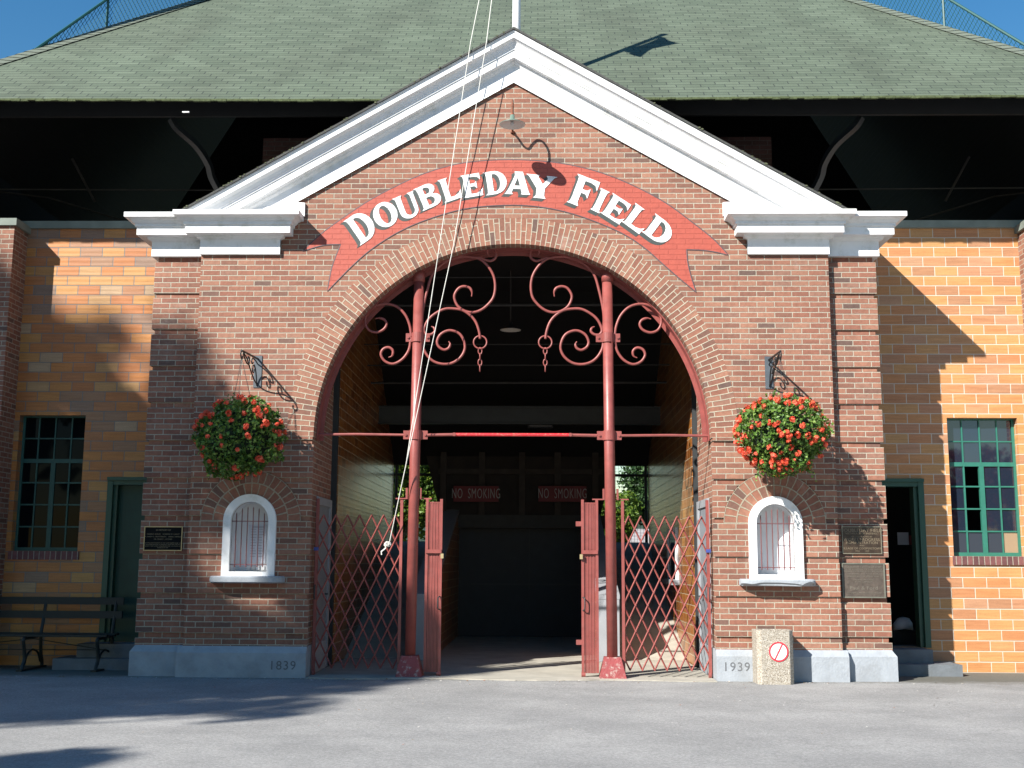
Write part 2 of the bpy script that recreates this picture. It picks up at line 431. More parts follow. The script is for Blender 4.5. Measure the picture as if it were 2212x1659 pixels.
def leaf_mat(name, stops, rough=.5, trans=.25):
    m, n, b = mk(name)
    g = node(n, 'ShaderNodeNewGeometry')
    c = ramp(n, g.outputs['Random Per Island'], stops)
    n.links.new(c, b.inputs['Base Color']); b.inputs['Roughness'].default_value = rough
    tr = node(n, 'ShaderNodeBsdfTranslucent'); n.links.new(c, tr.inputs[0])
    mx = node(n, 'ShaderNodeMixShader'); mx.inputs[0].default_value = trans
    out = n.nodes['Material Output']
    n.links.new(b.outputs[0], mx.inputs[1]); n.links.new(tr.outputs[0], mx.inputs[2]); n.links.new(mx.outputs[0], out.inputs[0])
    return m
M_ger = leaf_mat('geranium_leaf', [(0, (.03,.08,.012)), (.5, (.085,.18,.025)), (.85, (.15,.27,.04)), (1, (.24,.34,.08))])
M_petal = leaf_mat('geranium_petal', [(0, (.75,.06,.03)), (.5, (.92,.14,.06)), (.85, (.95,.22,.13)), (1, (.88,.12,.10))], .6, .2)
M_leafA = leaf_mat('maple_leaf', [(0, (.02,.05,.012)), (.6, (.05,.11,.02)), (1, (.10,.18,.03))], .5, .08)
M_leafB = leaf_mat('bright_leaf', [(0, (.05,.10,.012)), (.5, (.12,.21,.02)), (1, (.26,.34,.04))])
M_leafC = leaf_mat('deep_leaf', [(0, (.015,.045,.012)), (.6, (.04,.09,.025)), (1, (.08,.15,.04))])
M_leafR = leaf_mat('red_leaf', [(0, (.22,.01,.015)), (.6, (.42,.02,.03)), (1, (.10,.12,.03))])
M_bark = plain('bark', (.09,.07,.055), .9, .3, 8, .6, bs=12)
M_grass = plain('grass_field', (.05,.075,.035), .9, .25, 3)
M_hill = plain('hill_woods', (.03,.06,.035), .95, .3, .2)

# ================================================================== ground
GZ = 0.04
mb = MB(); mb.face([(-300,-200,GZ),(300,-200,GZ),(300,2.4,GZ),(-300,2.4,GZ)])
tag(mb.build('asphalt_lot', M_asph), kind='structure')
mb = MB(); mb.face([(-300,2.4,GZ-.004),(300,2.4,GZ-.004),(300,500,GZ-.004),(-300,500,GZ-.004)])
tag(mb.build('field_ground', M_grass), kind='structure')
# concrete threshold slab, its front edge slightly broken
mb = MB()
xs = np.linspace(-2.48, 2.48, 40); fr = [-.10 - .05*sin(3*x+1) - .03*random.random() for x in xs]
for i in range(39):
    mb.face([(xs[i],fr[i],GZ+.012),(xs[i+1],fr[i+1],GZ+.012),(xs[i+1],8.1,GZ+.012),(xs[i],8.1,GZ+.012)])
    mb.face([(xs[i],fr[i],GZ-.01),(xs[i+1],fr[i+1],GZ-.01),(xs[i+1],fr[i+1],GZ+.012),(xs[i],fr[i],GZ+.012)])
tag(mb.build('concrete_path', M_conc), kind='structure')

# ================================================================== gatehouse
GH = empty('brick_gatehouse', (0,0,0), 'red brick arched gatehouse with white pediment and painted name banner', 'gatehouse')
R, RO, ZC = 2.50, 2.84, 3.0
NOT = [.566, 1.051, 1.532, 2.005, 2.485, 2.961]
NOTU = NOT + [3.447, 3.917, 4.397, 4.871]
TX = {-1: -3.255, 1: 3.255}; TZ = 1.94; TH = .33        # ticket windows: centre x, springing z, half width
# upper wall with gable over the arch
rake = lambda x: 7.93 - .583*abs(x)
loop = [(-4.03,2.961),(-R-.01,2.961)] + [(-R-.01,ZC)] + [(x,z) for x,z in arc(0,ZC,R+.01,pi,0,72)] + [(R+.01,2.961),(4.03,2.961),(4.03,5.75),(3.7,rake(3.7)),(0,rake(0)),(-3.7,rake(3.7)),(-4.03,5.75)]
fill([loop], 0, .36, 'wall', M_brick, GH)
# lower recessed wall with ticket window holes
for s in (-1, 1):
    cx = TX[s]; hw = .235
    out = [(s*2.52,.30),(s*4.03,.30),(s*4.03,2.961),(s*2.52,2.961)]
    hole = [(cx-hw,1.30),(cx+hw,1.30)] + arc(cx, TZ, hw, 0, pi, 20)
    if s > 0: pass
    fill([out, hole], .024, .36, 'wall', M_brick, GH)
    # proud bands
    mb = MB()
    rr = TH + .30
    def hwf(z):
        if z < TZ: return TH if z > 1.2 else 0
        return sqrt(max(rr*rr-(z-TZ)**2, 0))
    bands = [(.40, NOT[0]-BH)] + [(zn, zn+.4785-BH) for zn in NOT[:-1]]
    for zi, (z0, z1) in enumerate(bands):
        zz = [z0] + [z for z in np.linspace(1.2, 2.6, 29) if z0 < z < z1] + ([TZ-.0005, TZ+.0005] if z0 < TZ < z1 else []) + [z1]
        zz = sorted(zz)
        for a, b in zip(zz[:-1], zz[1:]):
            h = hwf((a+b)/2)
            xs_ = sorted((s*2.495, s*4.03))
            segs = [(xs_[0], xs_[1])] if h == 0 else [(xs_[0], cx-h), (cx+h, xs_[1])]
            for (xa, xb) in segs:
                mb.face([(xa,0,a),(xb,0,a),(xb,0,b),(xa,0,b)])
                if abs(a-z0) < 1e-6: mb.face([(xa,.03,a),(xb,.03,a),(xb,0,a),(xa,0,a)])
                if abs(b-z1) < 1e-6: mb.face([(xa,0,b),(xb,0,b),(xb,.03,b),(xa,.03,b)])
                for xe in (xa, xb): mb.face([(xe,0,a),(xe,.03,a),(xe,.03,b),(xe,0,b)])
    mb.build('banded_brickwork', M_brick, GH)
    # small brick arch of two rings, laid between the frame and the bands
    mb = MB(); n = 24
    for k in range(2):
        ra, rb = TH-.02+k*.16, TH-.02+(k+1)*.16
        for i in range(n):
            a, b = pi*i/n, pi*(i+1)/n
            P = lambda r_, t_, y_: (cx+r_*cos(t_), y_, TZ+r_*sin(t_))
            U = lambda t_: t_*(.07*14/pi if k == 0 else .07*20/pi)
            mb.face([P(ra,a,-.003),P(rb,a,-.003),P(rb,b,-.003),P(ra,b,-.003)][::-1],
                    [(k*.112,U(a)),(k*.112+.112,U(a)),(k*.112+.112,U(b)),(k*.112,U(b))][::-1])
            if k == 1: mb.face([P(rb,a,-.003),P(rb,a,.02),P(rb,b,.02),P(rb,b,-.003)])
    for i in (0, 1):
        sx = -1 if i else 1
        mb.face([(cx+sx*(TH-.02),-.003,TZ),(cx+sx*(TH+.30),-.003,TZ),(cx+sx*(TH+.30),.02,TZ),(cx+sx*(TH-.02),.02,TZ)])
    mb.build('window_arch', M_ringt, GH)
    # pier body: jamb reveal and inner/outer faces
    mb = MB(); x0, x1 = sorted((s*2.52, s*4.03))
    mb.box(x0, x1, .362, 1.45, 0, 5.0)
    mb.build('jamb_wall', M_brick, GH)
    # outer pilaster, recessed core and proud bands
    mb = MB(); x0, x1 = sorted((s*4.03, s*4.625)); mb.box(x0, x1, .124, 1.34, .3, 5.36); mb.build('pilaster', M_brick, GH)
    mb = MB(); x0, x1 = sorted((s*4.03, s*4.66))
    for zn in [None] + NOTU:
        z0, z1 = (.40, NOT[0]-BH) if zn is None else (zn, min(zn+.4785-BH, 5.36))
        if z1 > z0: mb.box(x0, x1, .10, 1.34, z0, z1)
    mb.build('pilaster_bands', M_brick, GH)
    # plinth, chamfered
    mb = MB()
    for (xa, xb, yf) in ((2.495, 4.09, -.055), (4.0905, 4.70, .045)):
        xa_, xb_ = (xa, xb)
        pts = lambda x: [(s*x, yf, 0), (s*x, yf, .335), (s*x, yf+.055, .412), (s*x, 1.3, .412), (s*x, 1.3, 0)]
        A, B = pts(xa_), pts(xb_ if xb < 4.2 else xb_)
        if xb > 4.2: B[2] = (s*(xb-.05), yf+.055, .412); B[3] = (s*(xb-.05), 1.3, .412)
        if s < 0: A, B = B, A
        for i in range(4): mb.face([A[i], B[i], B[i+1], A[i+1]])
        mb.face(A[::-1]); mb.face(B)
        if xb > 4.2:
            e = (s*xb); f_ = s*(xb-.05)
            mb.face([(e,yf,.335),(e,1.3,.335),(f_,1.3,.412),(f_,yf+.055,.412)])
    pl = mb.build('plinth', M_concp, GH)
    num = '1839' if s < 0 else '1939'
    P = at(610 if s < 0 else 1591, 1437 if s < 0 else 1440, Y=-.057)
    text_mesh(num, .150, P.x, P.z-.052, -.0565, 'date', plain('incised_shadow', (.13,.135,.145), .9), pl, .002, sx=1.0, spacing=1.15)
# main arch ring with radial brick
mb = MB(); n = 96
for i in range(n):
    a, b = pi*i/n, pi*(i+1)/n
    P = lambda r_, t_, y_: (r_*cos(t_), y_, ZC+r_*sin(t_))
    k = .0684*123/pi/1.0
    mb.face([P(R,a,-.003),P(RO,a,-.003),P(RO,b,-.003),P(R,b,-.003)][::-1], [(0,a*k),(.336,a*k),(.336,b*k),(0,b*k)][::-1])
    mb.face([P(R,b,-.003),P(R,b,.362),P(R,a,.362),P(R,a,-.003)], [(0,b*k),(.365,b*k),(.365,a*k),(0,a*k)])
    mb.face([P(RO,a,-.003),P(RO,a,.01),P(RO,b,.01),P(RO,b,-.003)])
mb.build('arch_ring', M_ring, GH)
# red steel rim lining the arch
mb = MB()
for i in range(n):
    a, b = radians(-.5)+(pi+radians(1))*i/n, radians(-.5)+(pi+radians(1))*(i+1)/n
    P = lambda r_, t_, y_: (r_*cos(t_), y_, ZC+r_*sin(t_))
    for (r1, y1, r2, y2) in ((2.497,.17,2.482,.17),(2.482,.17,2.482,.32),(2.482,.32,2.43,.32),(2.43,.32,2.43,.332),(2.43,.332,2.497,.332)):
        mb.face([P(r1,a,y1),P(r2,a,y2),P(r2,b,y2),P(r1,b,y1)][::-1])
mb.build('steel_arch_rim', M_red, GH)

# cornice returns: profile swept round an L-shaped plan
PROF = [(0,5.352),(0,5.545),(.02,5.555),(.045,5.565),(.05,5.59),(.08,5.594),(.155,5.594),(.155,5.70),(.175,5.702),(.175,5.738),(.19,5.743),(.20,5.755),(.215,5.775),(.25,5.795),(.285,5.800),(.285,5.862),(0,5.87)]
def sweep_plan(path, prof):
    mb = MB(); P = [Vector((x,y)) for x,y in path]; N = len(P); rings = []
    for i in range(N):
        d1 = (P[i]-P[i-1]).normalized() if i else (P[1]-P[0]).normalized()
        d2 = (P[i+1]-P[i]).normalized() if i < N-1 else d1
        n1 = Vector((d1.y,-d1.x)); n2 = Vector((d2.y,-d2.x)); nn = n1+n2
        nn = nn/ (nn.dot(n1))
        rings.append([(P[i].x+nn.x*p, P[i].y+nn.y*p, z) for p, z in prof])
    for i in range(N-1):
        for k in range(len(prof)-1):
            a, b = rings[i], rings[i+1]
            mb.face([a[k], b[k], b[k+1], a[k+1]])
    return mb
def inset(prof, dz): return [(p, z+dz) for p, z in prof]
for s in (-1, 1):
    path = [(-4.70,1.33),(-4.70,.055),(-4.04,.055),(-4.04,-.045),(-3.0,-.045),(-3.0,-.002)]
    if s > 0: path = [(-x,y) for x,y in path][::-1]
    mb = sweep_plan(path, PROF)
    # bottom and top closures
    zt = 5.871
    if s < 0: xs1, xs2 = (-4.70,-4.04), (-4.04,-3.0)
    else: xs1, xs2 = (4.04,4.70), (3.0,4.04)
    mb.box(xs1[0], xs1[1], .056, 1.33, 5.3525, zt); mb.box(xs2[0], xs2[1], -.044, .3, 5.3525, zt)
    e = .285
    if s < 0: mb.face([(-4.985,-.23,5.862),(-4.04,-.23,5.862),(-4.04,1.33,5.866),(-4.985,1.33,5.866)]); mb.face([(-4.325,-.33,5.862),(-2.715,-.33,5.862),(-2.715,0,5.869),(-4.325,0,5.869)])
    else: mb.face([(4.04,-.23,5.862),(4.985,-.23,5.862),(4.985,1.33,5.866),(4.04,1.33,5.866)]); mb.face([(2.715,-.33,5.862),(4.325,-.33,5.862),(4.325,0,5.869),(2.715,0,5.869)])
    cr = mb.build('cornice_return', M_white, GH)
    # backing board between return and rake
    x1, x2, x3 = s*2.70, s*2.86, s*3.9
    fill([[(x1,5.86),(x1,6.04),(s*2.83,6.05),(s*3.0,6.02),(x3,5.86)]], -.040, -.002, 'end_board', M_white, GH)
# raking cornice: profile (projection, height above the brick edge)
RK = [(-.05,-.02),(-.045,0),(-.045,.190),(-.058,.200),(-.072,.218),(-.078,.238),(-.09,.242),(-.150,.244),(-.150,.330),(-.163,.332),(-.163,.358),(-.172,.363),(-.178,.385),(-.195,.420),(-.225,.443),(-.245,.445),(-.245,.512),(-.255,.514),(-.255,.532)]
RKz = 7.70; SL = .580; sec = sqrt(1+SL*SL)
def rk(p, h, x): return (x, p+.015, RKz + h*sec - SL*abs(x))
mb = MB()
for s in (-1, 1):
    for k in range(len(RK)-1):
        (p0,h0),(p1,h1) = RK[k], RK[k+1]
        xe0 = min(4.32, (RKz+h0*sec-5.80)/SL); xe1 = min(4.32, (RKz+h1*sec-5.80)/SL)
        q = [rk(p0,h0,0), rk(p1,h1,0), rk(p1,h1,s*xe1), rk(p0,h0,s*xe0)]
        mb.face(q if s > 0 else q[::-1])
mb.build('raking_cornice', M_white, GH)
# gatehouse roof behind the pediment
mb = MB()
for s in (-1, 1):
    z0 = RKz+.534*sec
    a, b = (0,-.262,z0), (s*4.33,-.262,z0-SL*4.33); c, d = (s*4.33,1.9,z0-SL*4.33), (0,1.9,z0)
    up_ = .028
    A = [a,b,c,d]; B = [(x,y,z+up_) for x,y,z in A]
    mb.face(B if s > 0 else B[::-1], None); mb.face(A); mb.face([A[0],A[1],B[1],B[0]])
    mb.face([A[1],A[2],B[2],B[1]])
    mb.face([(0,1.2,z0),(s*4.33,1.2,z0-SL*4.33),(s*4.33,1.2,5.9),(0,1.2,5.9)])
mb.build('pediment_roof', plain('edge_shingle', (.07,.07,.065), .9, .3, 20, .5), GH)
# moss and shingle crumbs along the rake edge
mb = MB()
for i in range(150):
    x = random.uniform(-4.2, 4.2); z = RKz+.534*sec-SL*abs(x)+.03
    r_ = random.uniform(.003,.009); y = -.255+random.uniform(-.012,.02)
    mb.box(x-r_*1.6, x+r_*1.6, y-r_, y+r_, z-.012, z+r_*.8)
mb.build('rake_moss', plain('moss', (.10,.11,.06), .95, .4, 40), GH)

# ------------------------------------------------ painted banner and letters
zb = zm(900, 450, 1.4747)
outer = [(95,518),(185,435),(280,365),(400,285),(520,220),(650,160),(780,118),(900,97),(1050,88),(1200,93),(1350,112),(1500,150),(1650,210),(1800,290),(1930,385),(2030,465),(2095,535)]
n1 = [(2000,515),(1900,510)]; n2 = [(1905,570),(1922,640),(1945,710)]
inner = [(1860,640),(1780,570),(1700,500),(1600,435),(1450,370),(1300,325),(1150,303),(1000,303),(850,320),(700,362),(560,420),(430,500),(330,585),(212,705)]
n3 = [(235,590),(275,485)]; n4 = [(190,490),(95,518)]
def WP(f, pts, Y): return [(lambda q: (q.x, q.z))(at(*f(*p), Y=Y)) for p in pts]
def sm2(pts, k=5): return [(v.x, v.y) for v in smooth_path([(x, z, 0) for x, z in pts], k)]
bl = sm2(WP(zb, outer, 0))[:-1] + sm2(WP(zb, [outer[-1]]+n1, 0))[:-1] + sm2(WP(zb, [n1[-1]]+n2, 0))[:-1] + sm2(WP(zb, [n2[-1]]+inner, 0))[:-1] + sm2(WP(zb, [inner[-1]]+n3, 0))[:-1] + sm2(WP(zb, [n3[-1]]+n4, 0))[:-1]
BN = fill([bl], -.0055, -.001, 'painted_banner', M_banner, GH)
mb = MB()
mb.tube([(x, -.006, z) for x, z in bl], .009, 4, closed=True)
for i, v in enumerate(mb.v): mb.v[i] = (v[0], -.0045+(v[1]+.006)*.3, v[2])
mb.build('outline', M_outline, BN)

def ell(cx, cz, rx, rz, a0, a1, n=14): return [(cx+rx*cos(a0+(a1-a0)*i/n), cz+rz*sin(a0+(a1-a0)*i/n)) for i in range(n+1)]
h_ = pi/2
GL = {
 'D': [[(0,1),(.10,.93),(.12,.8),(.12,.2),(.10,.07),(0,0),(.4,0)] + ell(.45,.5,.55,.5,-h_,h_,18) + [(.4,1)],
       [(.38,.87),(.38,.13),(.45,.12)] + ell(.45,.5,.26,.38,-h_,h_,12)],
 'O': [ell(.5,.5,.5,.5,0,2*pi,32)[:-1], ell(.5,.5,.225,.37,0,2*pi,24)[:-1]],
 'U': [[(0,1),(.44,1),(.36,.92),(.35,.32)] + ell(.56,.30,.21,.18,pi,2*pi,8) + [(.77,.9),(.68,1),(1,1),(.94,.92),(.93,.30)] + ell(.52,.32,.41,.32,0,-pi,14) + [(.11,.9)]],
 'B': [[(0,1),(.10,.93),(.12,.8),(.12,.2),(.10,.07),(0,0),(.5,0)] + ell(.62,.27,.38,.27,-h_,h_*.75,10) + [(.72,.54)] + ell(.56,.76,.34,.24,-h_*.6,h_,10),
       [(.38,.88),(.38,.60),(.5,.60)] + ell(.5,.74,.16,.14,-h_,h_,8), [(.38,.46),(.38,.12),(.52,.12)] + ell(.52,.29,.20,.17,-h_,h_,8)],
 'L': [[(0,1),(.52,1),(.42,.92),(.40,.16),(.62,.15),(.85,.22),(1,.36),(.94,.12),(.95,0),(0,0),(.10,.07),(.12,.2),(.12,.8),(.10,.93)]],
 'E': [[(0,1),(.92,1),(.92,.70),(.80,.83),(.62,.87),(.40,.87),(.40,.58),(.60,.58),(.72,.66),(.72,.34),(.60,.45),(.40,.45),(.40,.13),(.64,.13),(.84,.19),(1,.34),(.94,.10),(.95,0),(0,0),(.10,.07),(.12,.2),(.12,.8),(.10,.93)]],
 'A': [[(.36,1),(.68,1),(.93,.14),(1,0),(.64,0),(.66,.10),(.62,.24),(.33,.24),(.28,.10),(.32,0),(0,0),(.08,.10),(.18,.30),(.38,.84)], [(.37,.38),(.59,.38),(.49,.74)]],
 'Y': [[(0,1),(.44,1),(.40,.92),(.56,.62),(.70,.86),(.66,1),(1,1),(.90,.92),(.64,.44),(.64,.12),(.70,0),(.30,0),(.38,.12),(.38,.42),(.10,.92)]],
 'F': [[(0,1),(1,1),(1,.68),(.88,.83),(.68,.87),(.42,.87),(.42,.58),(.62,.58),(.74,.67),(.74,.33),(.62,.45),(.42,.45),(.42,.12),(.50,0),(0,0),(.10,.08),(.12,.2),(.12,.8),(.10,.93)]],
 'I': [[(0,1),(1,1),(.84,.90),(.80,.7),(.80,.3),(.84,.10),(1,0),(0,0),(.16,.10),(.20,.3),(.20,.7),(.16,.90)]],
}
z4 = zm(1050, 500, 3.6867); z5 = zm(1600, 500, 2.765)
LET = [('D',z4,(362,1048),(165,765),285),('O',z4,(592,876),(466,606),285),('U',z4,(842,770),(735,500),272),('B',z4,(1095,642),(985,388),265),
 ('L',z4,(1355,545),(1268,285),230),('E',z4,(1580,490),(1535,228),245),('D',z4,(1840,458),(1800,190),265),
 ('A',z5,(22,328),(30,128),228),('Y',z5,(190,352),(212,150),280),('F',z5,(570,398),(665,150),215),('I',z5,(778,462),(868,275),92),
 ('E',z5,(862,490),(972,318),215),('L',z5,(1052,570),(1172,405),205),('D',z5,(1228,658),(1348,498),240)]
for (g, f, BL, TL, wd) in LET:
    ux, uz = TL[0]-BL[0], TL[1]-BL[1]; L_ = sqrt(ux*ux+uz*uz)
    bx, bz = -uz/L_*wd, ux/L_*wd
    def T(p): 
        q = at(*f(BL[0]+bx*p[0]+ux*p[1], BL[1]+bz*p[0]+uz*p[1]), Y=0); return (q.x, q.z)
    loops = [[T(p) for p in lp] for lp in GL[g]]
    lo = fill(loops, -.0125, -.0035, 'letter', M_letter, BN)
    for k in (1, 2, 3):
        off = (-.016*k*.8-.004, -.013*k*.8-.004)
        o2 = fill([[(x+off[0], z+off[1]) for x, z in lp] for lp in loops], -.0105+.0009*k, -.003, 'drop_shade', M_lshade, lo)

# ------------------------------------------------ ticket windows, plaques
M_bars = plain('window_bar_paint', (.16,.04,.04), .5, .2)
for s in (-1, 1):
    cx = TX[s]; dz = 0 if s < 0 else .02
    TW = empty('ticket_window', (cx, 0, 1.27), parent_label := None)
    TW.parent = GH
    out = [(cx-TH,1.262),(cx+TH,1.262)] + arc(cx, TZ, TH, 0, pi, 28)
    inn = [(cx-.235,1.315),(cx+.235,1.315)] + arc(cx, TZ, .235, 0, pi, 24)
    fr = fill([out, inn], -.048, .03, 'frame', M_white, TW)
    mb = MB()                                         # white lining of the niche
    inl = [(cx+(x-cx)*.985, 1.785+(z-1.785)*.992) for x, z in inn]
    for a, b in zip(inl, inl[1:]+inl[:1]): mb.face([(a[0],.03,a[1]),(b[0],.03,b[1]),(b[0],.30,b[1]),(a[0],.30,a[1])])
    mb.build('lining', M_white2, TW)
    mb = MB(); mb.box(cx-.30, cx+.30, .28, .30, 1.25, 2.25); mb.build('back_board', M_white2, TW)
    if s < 0:
        mb = MB(); mb.box(cx-.08, cx+.145, .268, .279, 1.42, 1.90); nb = mb.build('notice_paper', M_paper, TW)
        mb = MB()
        for k in range(11):
            z = 1.84-k*.034; mb.box(cx-.055, cx+random.uniform(.0,.03), .2655, .2675, z, z+.007); mb.box(cx+.05, cx+random.uniform(.09,.12), .2655, .2675, z, z+.007)
        mb.box(cx-.04, cx+.11, .2655, .2675, 1.865, 1.878)
        mb.build('notice_print', M_ink, nb)
        mb = MB()
        for k in range(5): mb.box(cx-.09+k*.062, cx-.045+k*.062, .262, .272, 1.335, 1.385)
        mb.build('ticket_slips', M_white, TW)
    for k in range(6):
        x = cx-.175+k*.07; zt = TZ+sqrt(max(.20**2-(x-cx)**2,0))*.75+.03
        mb = MB(); mb.tube([(x,.0,1.37),(x,.0,zt-.02),(x,.0,zt)], [.0065,.0065,.001], 6); mb.build('bar', M_bars, TW)
    for z in (1.40, 1.935):
        mb = MB(); mb.tube([(cx-.234,.008,z),(cx+.234,.008,z)], .0055, 6); mb.build('bar', M_bars, TW)
    # sill, rounded plan, worn edge
    mb = MB(); n = 40; rngs = []
    for j, (zz, ins) in enumerate(((1.175,.02),(1.19,0),(1.245,0),(1.262,.015))):
        ring = []
        for i in range(n+1):
            t = pi*i/n; ex = .46-ins; ey = .20-ins
            cx_, sy_ = cos(t), sin(t)
            x = cx-ex*math.copysign(abs(cx_)**.35, cx_); y = .02-ey*abs(sy_)**.45
            if s > 0 and j <= 1: zj = zz + (.028*abs(noise_ := sin(9*x)+.5*sin(23*x)) if 3 < i < n-3 else 0)
            else: zj = zz
            ring.append((x, y, zj))
        rngs.append(ring)
    for a, b in zip(rngs[:-1], rngs[1:]):
        for i in range(n): mb.face([a[i], a[i+1], b[i+1], b[i]])
    mb.face(rngs[-1]); mb.face(rngs[0][::-1])
    mb.build('sill', M_concp, TW)

def plaque(name, x0, x1, z0, z1, y, mat, emat, label, lines, tmat, bw=.014):
    o = empty(name, ((x0+x1)/2, y, z0), label, 'plaque')
    MB().box(x0, x1, y-.018, y, z0, z1).build('plate', mat, o)
    mb = MB()
    for (a, b, c, d) in ((x0,x1,z1-bw,z1),(x0,x1,z0,z0+bw),(x0,x0+bw,z0+bw,z1-bw),(x1-bw,x1,z0+bw,z1-bw)): mb.box(a, b, y-.026, y-.0185, c, d)
    mb.build('border', emat, o)
    for (t, fx, fz, sz, sx) in lines:
        text_mesh(t, sz, x0+(x1-x0)*fx, z0+(z1-z0)*fz, y-.0195, 'inscription', tmat, o, .002, sx=sx, spacing=1.05)
    return o
a, b = at(313,1137,Y=.09), at(393,1190,Y=.09)
plaque('memorial_plaque', a.x, b.x, b.z, a.z, .098, M_blackpl, M_brass, 'small black memorial plaque with gold edge beside the green door',
  [('IN MEMORY OF',.5,.82,.026,1),('HARRIS F. KINUM    NORMAN W. CARLEY',.5,.66,.021,1),('DR. HARRY L. CRUTTENDEN    LEWIS J. HORGAN',.5,.555,.021,1),('DR. ERNEST L. PITCHER',.5,.45,.021,1),
   ('WHOSE KEEN INTEREST IN THE GAME HELPED LEAD TO',.5,.30,.017,1),('THE ESTABLISHMENT OF BASEBALL HERE AND THE SITE',.5,.235,.017,1),('WHICH THEY LOVED IS PRESERVED FOR THE YOUTH OF',.5,.17,.017,1),('AMERICA IN 1939',.5,.105,.017,1)], M_brasst, .010)
a, b = at(1817,1137,Y=.09), at(1905,1197,Y=.09)
plaque('bronze_plaque', a.x, b.x, b.z, a.z, .098, M_bronze, plain('bronze_border', (.22,.20,.15), .4, .2, metal=.3), 'upper dark bronze plaque reading DOUBLEDAY FIELD on the brick pilaster',
  [('DOUBLEDAY FIELD',.5,.80,.058,1),('"BIRTHPLACE OF BASEBALL"',.5,.71,.032,1),('RECONSTRUCTED BY',.5,.60,.026,1),('WORKS PROGRESS',.5,.47,.050,1),('ADMINISTRATION',.5,.36,.046,1),('AND',.5,.28,.026,1),('VILLAGE OF COOPERSTOWN',.5,.165,.036,1),('1934        1939',.5,.08,.026,1)], M_bronzetxt, .010)
a, b = at(1817,1216,Y=.09), at(1913,1292,Y=.09)
plaque('relief_plaque', a.x, b.x, b.z, a.z, .098, M_bronzed, plain('bronze_border2', (.15,.15,.12), .5, .2), 'larger lower brown plaque with worn lettering on the brick pilaster',
  [('DOUBLEDAY FIELD DEDICATED',.5,.86,.030,1),('TO THE PLAYERS OF THE GAME AND ITS',.5,.80,.024,1),('FRIENDS EVERYWHERE WHO HAVE HELPED',.5,.745,.024,1),('KEEP BASEBALL ALIVE IN THIS VILLAGE',.5,.67,.022,1),('RENEWED WITH THE HELP OF MANY',.5,.60,.022,1),('GIVEN IN GRATITUDE',.5,.50,.024,1),('BY THE COMMUNITY',.5,.44,.022,1),('Paul & Ford',.5,.24,.060,1.15),('THE GRANDSTAND RESTORATION FUND',.5,.13,.022,1)], M_bronzedt, .016)

# jamb doors (grey) on both reveals of the passage
for s in (-1, 1):
    x = s*2.515
    D = empty('side_door', (x, .8, 0)); D.parent = GH
    xi = x - s*.03
    mb = MB()
    for (y0, y1, z0, z1) in ((.42,.50,.06,2.17),(1.30,1.40,.06,2.17),(.42,1.40,2.17,2.27)): mb.box(min(x,xi), max(x,xi), y0, y1, z0, z1)
    mb.build('door_frame', M_grayd, D)
    xj = x - s*.008
    MB().box(min(x-s*.001,xj), max(x-s*.001,xj), .50, 1.30, .06, 2.17).build('door_panel', plain('gray_panel', (.22,.235,.26), .5, .1), D)
    MB().tube([(x-s*.02,1.10,1.02),(x-s*.06,1.10,1.02),(x-s*.06,1.02,1.02)], .01, 6).build('door_handle', M_darks, D)

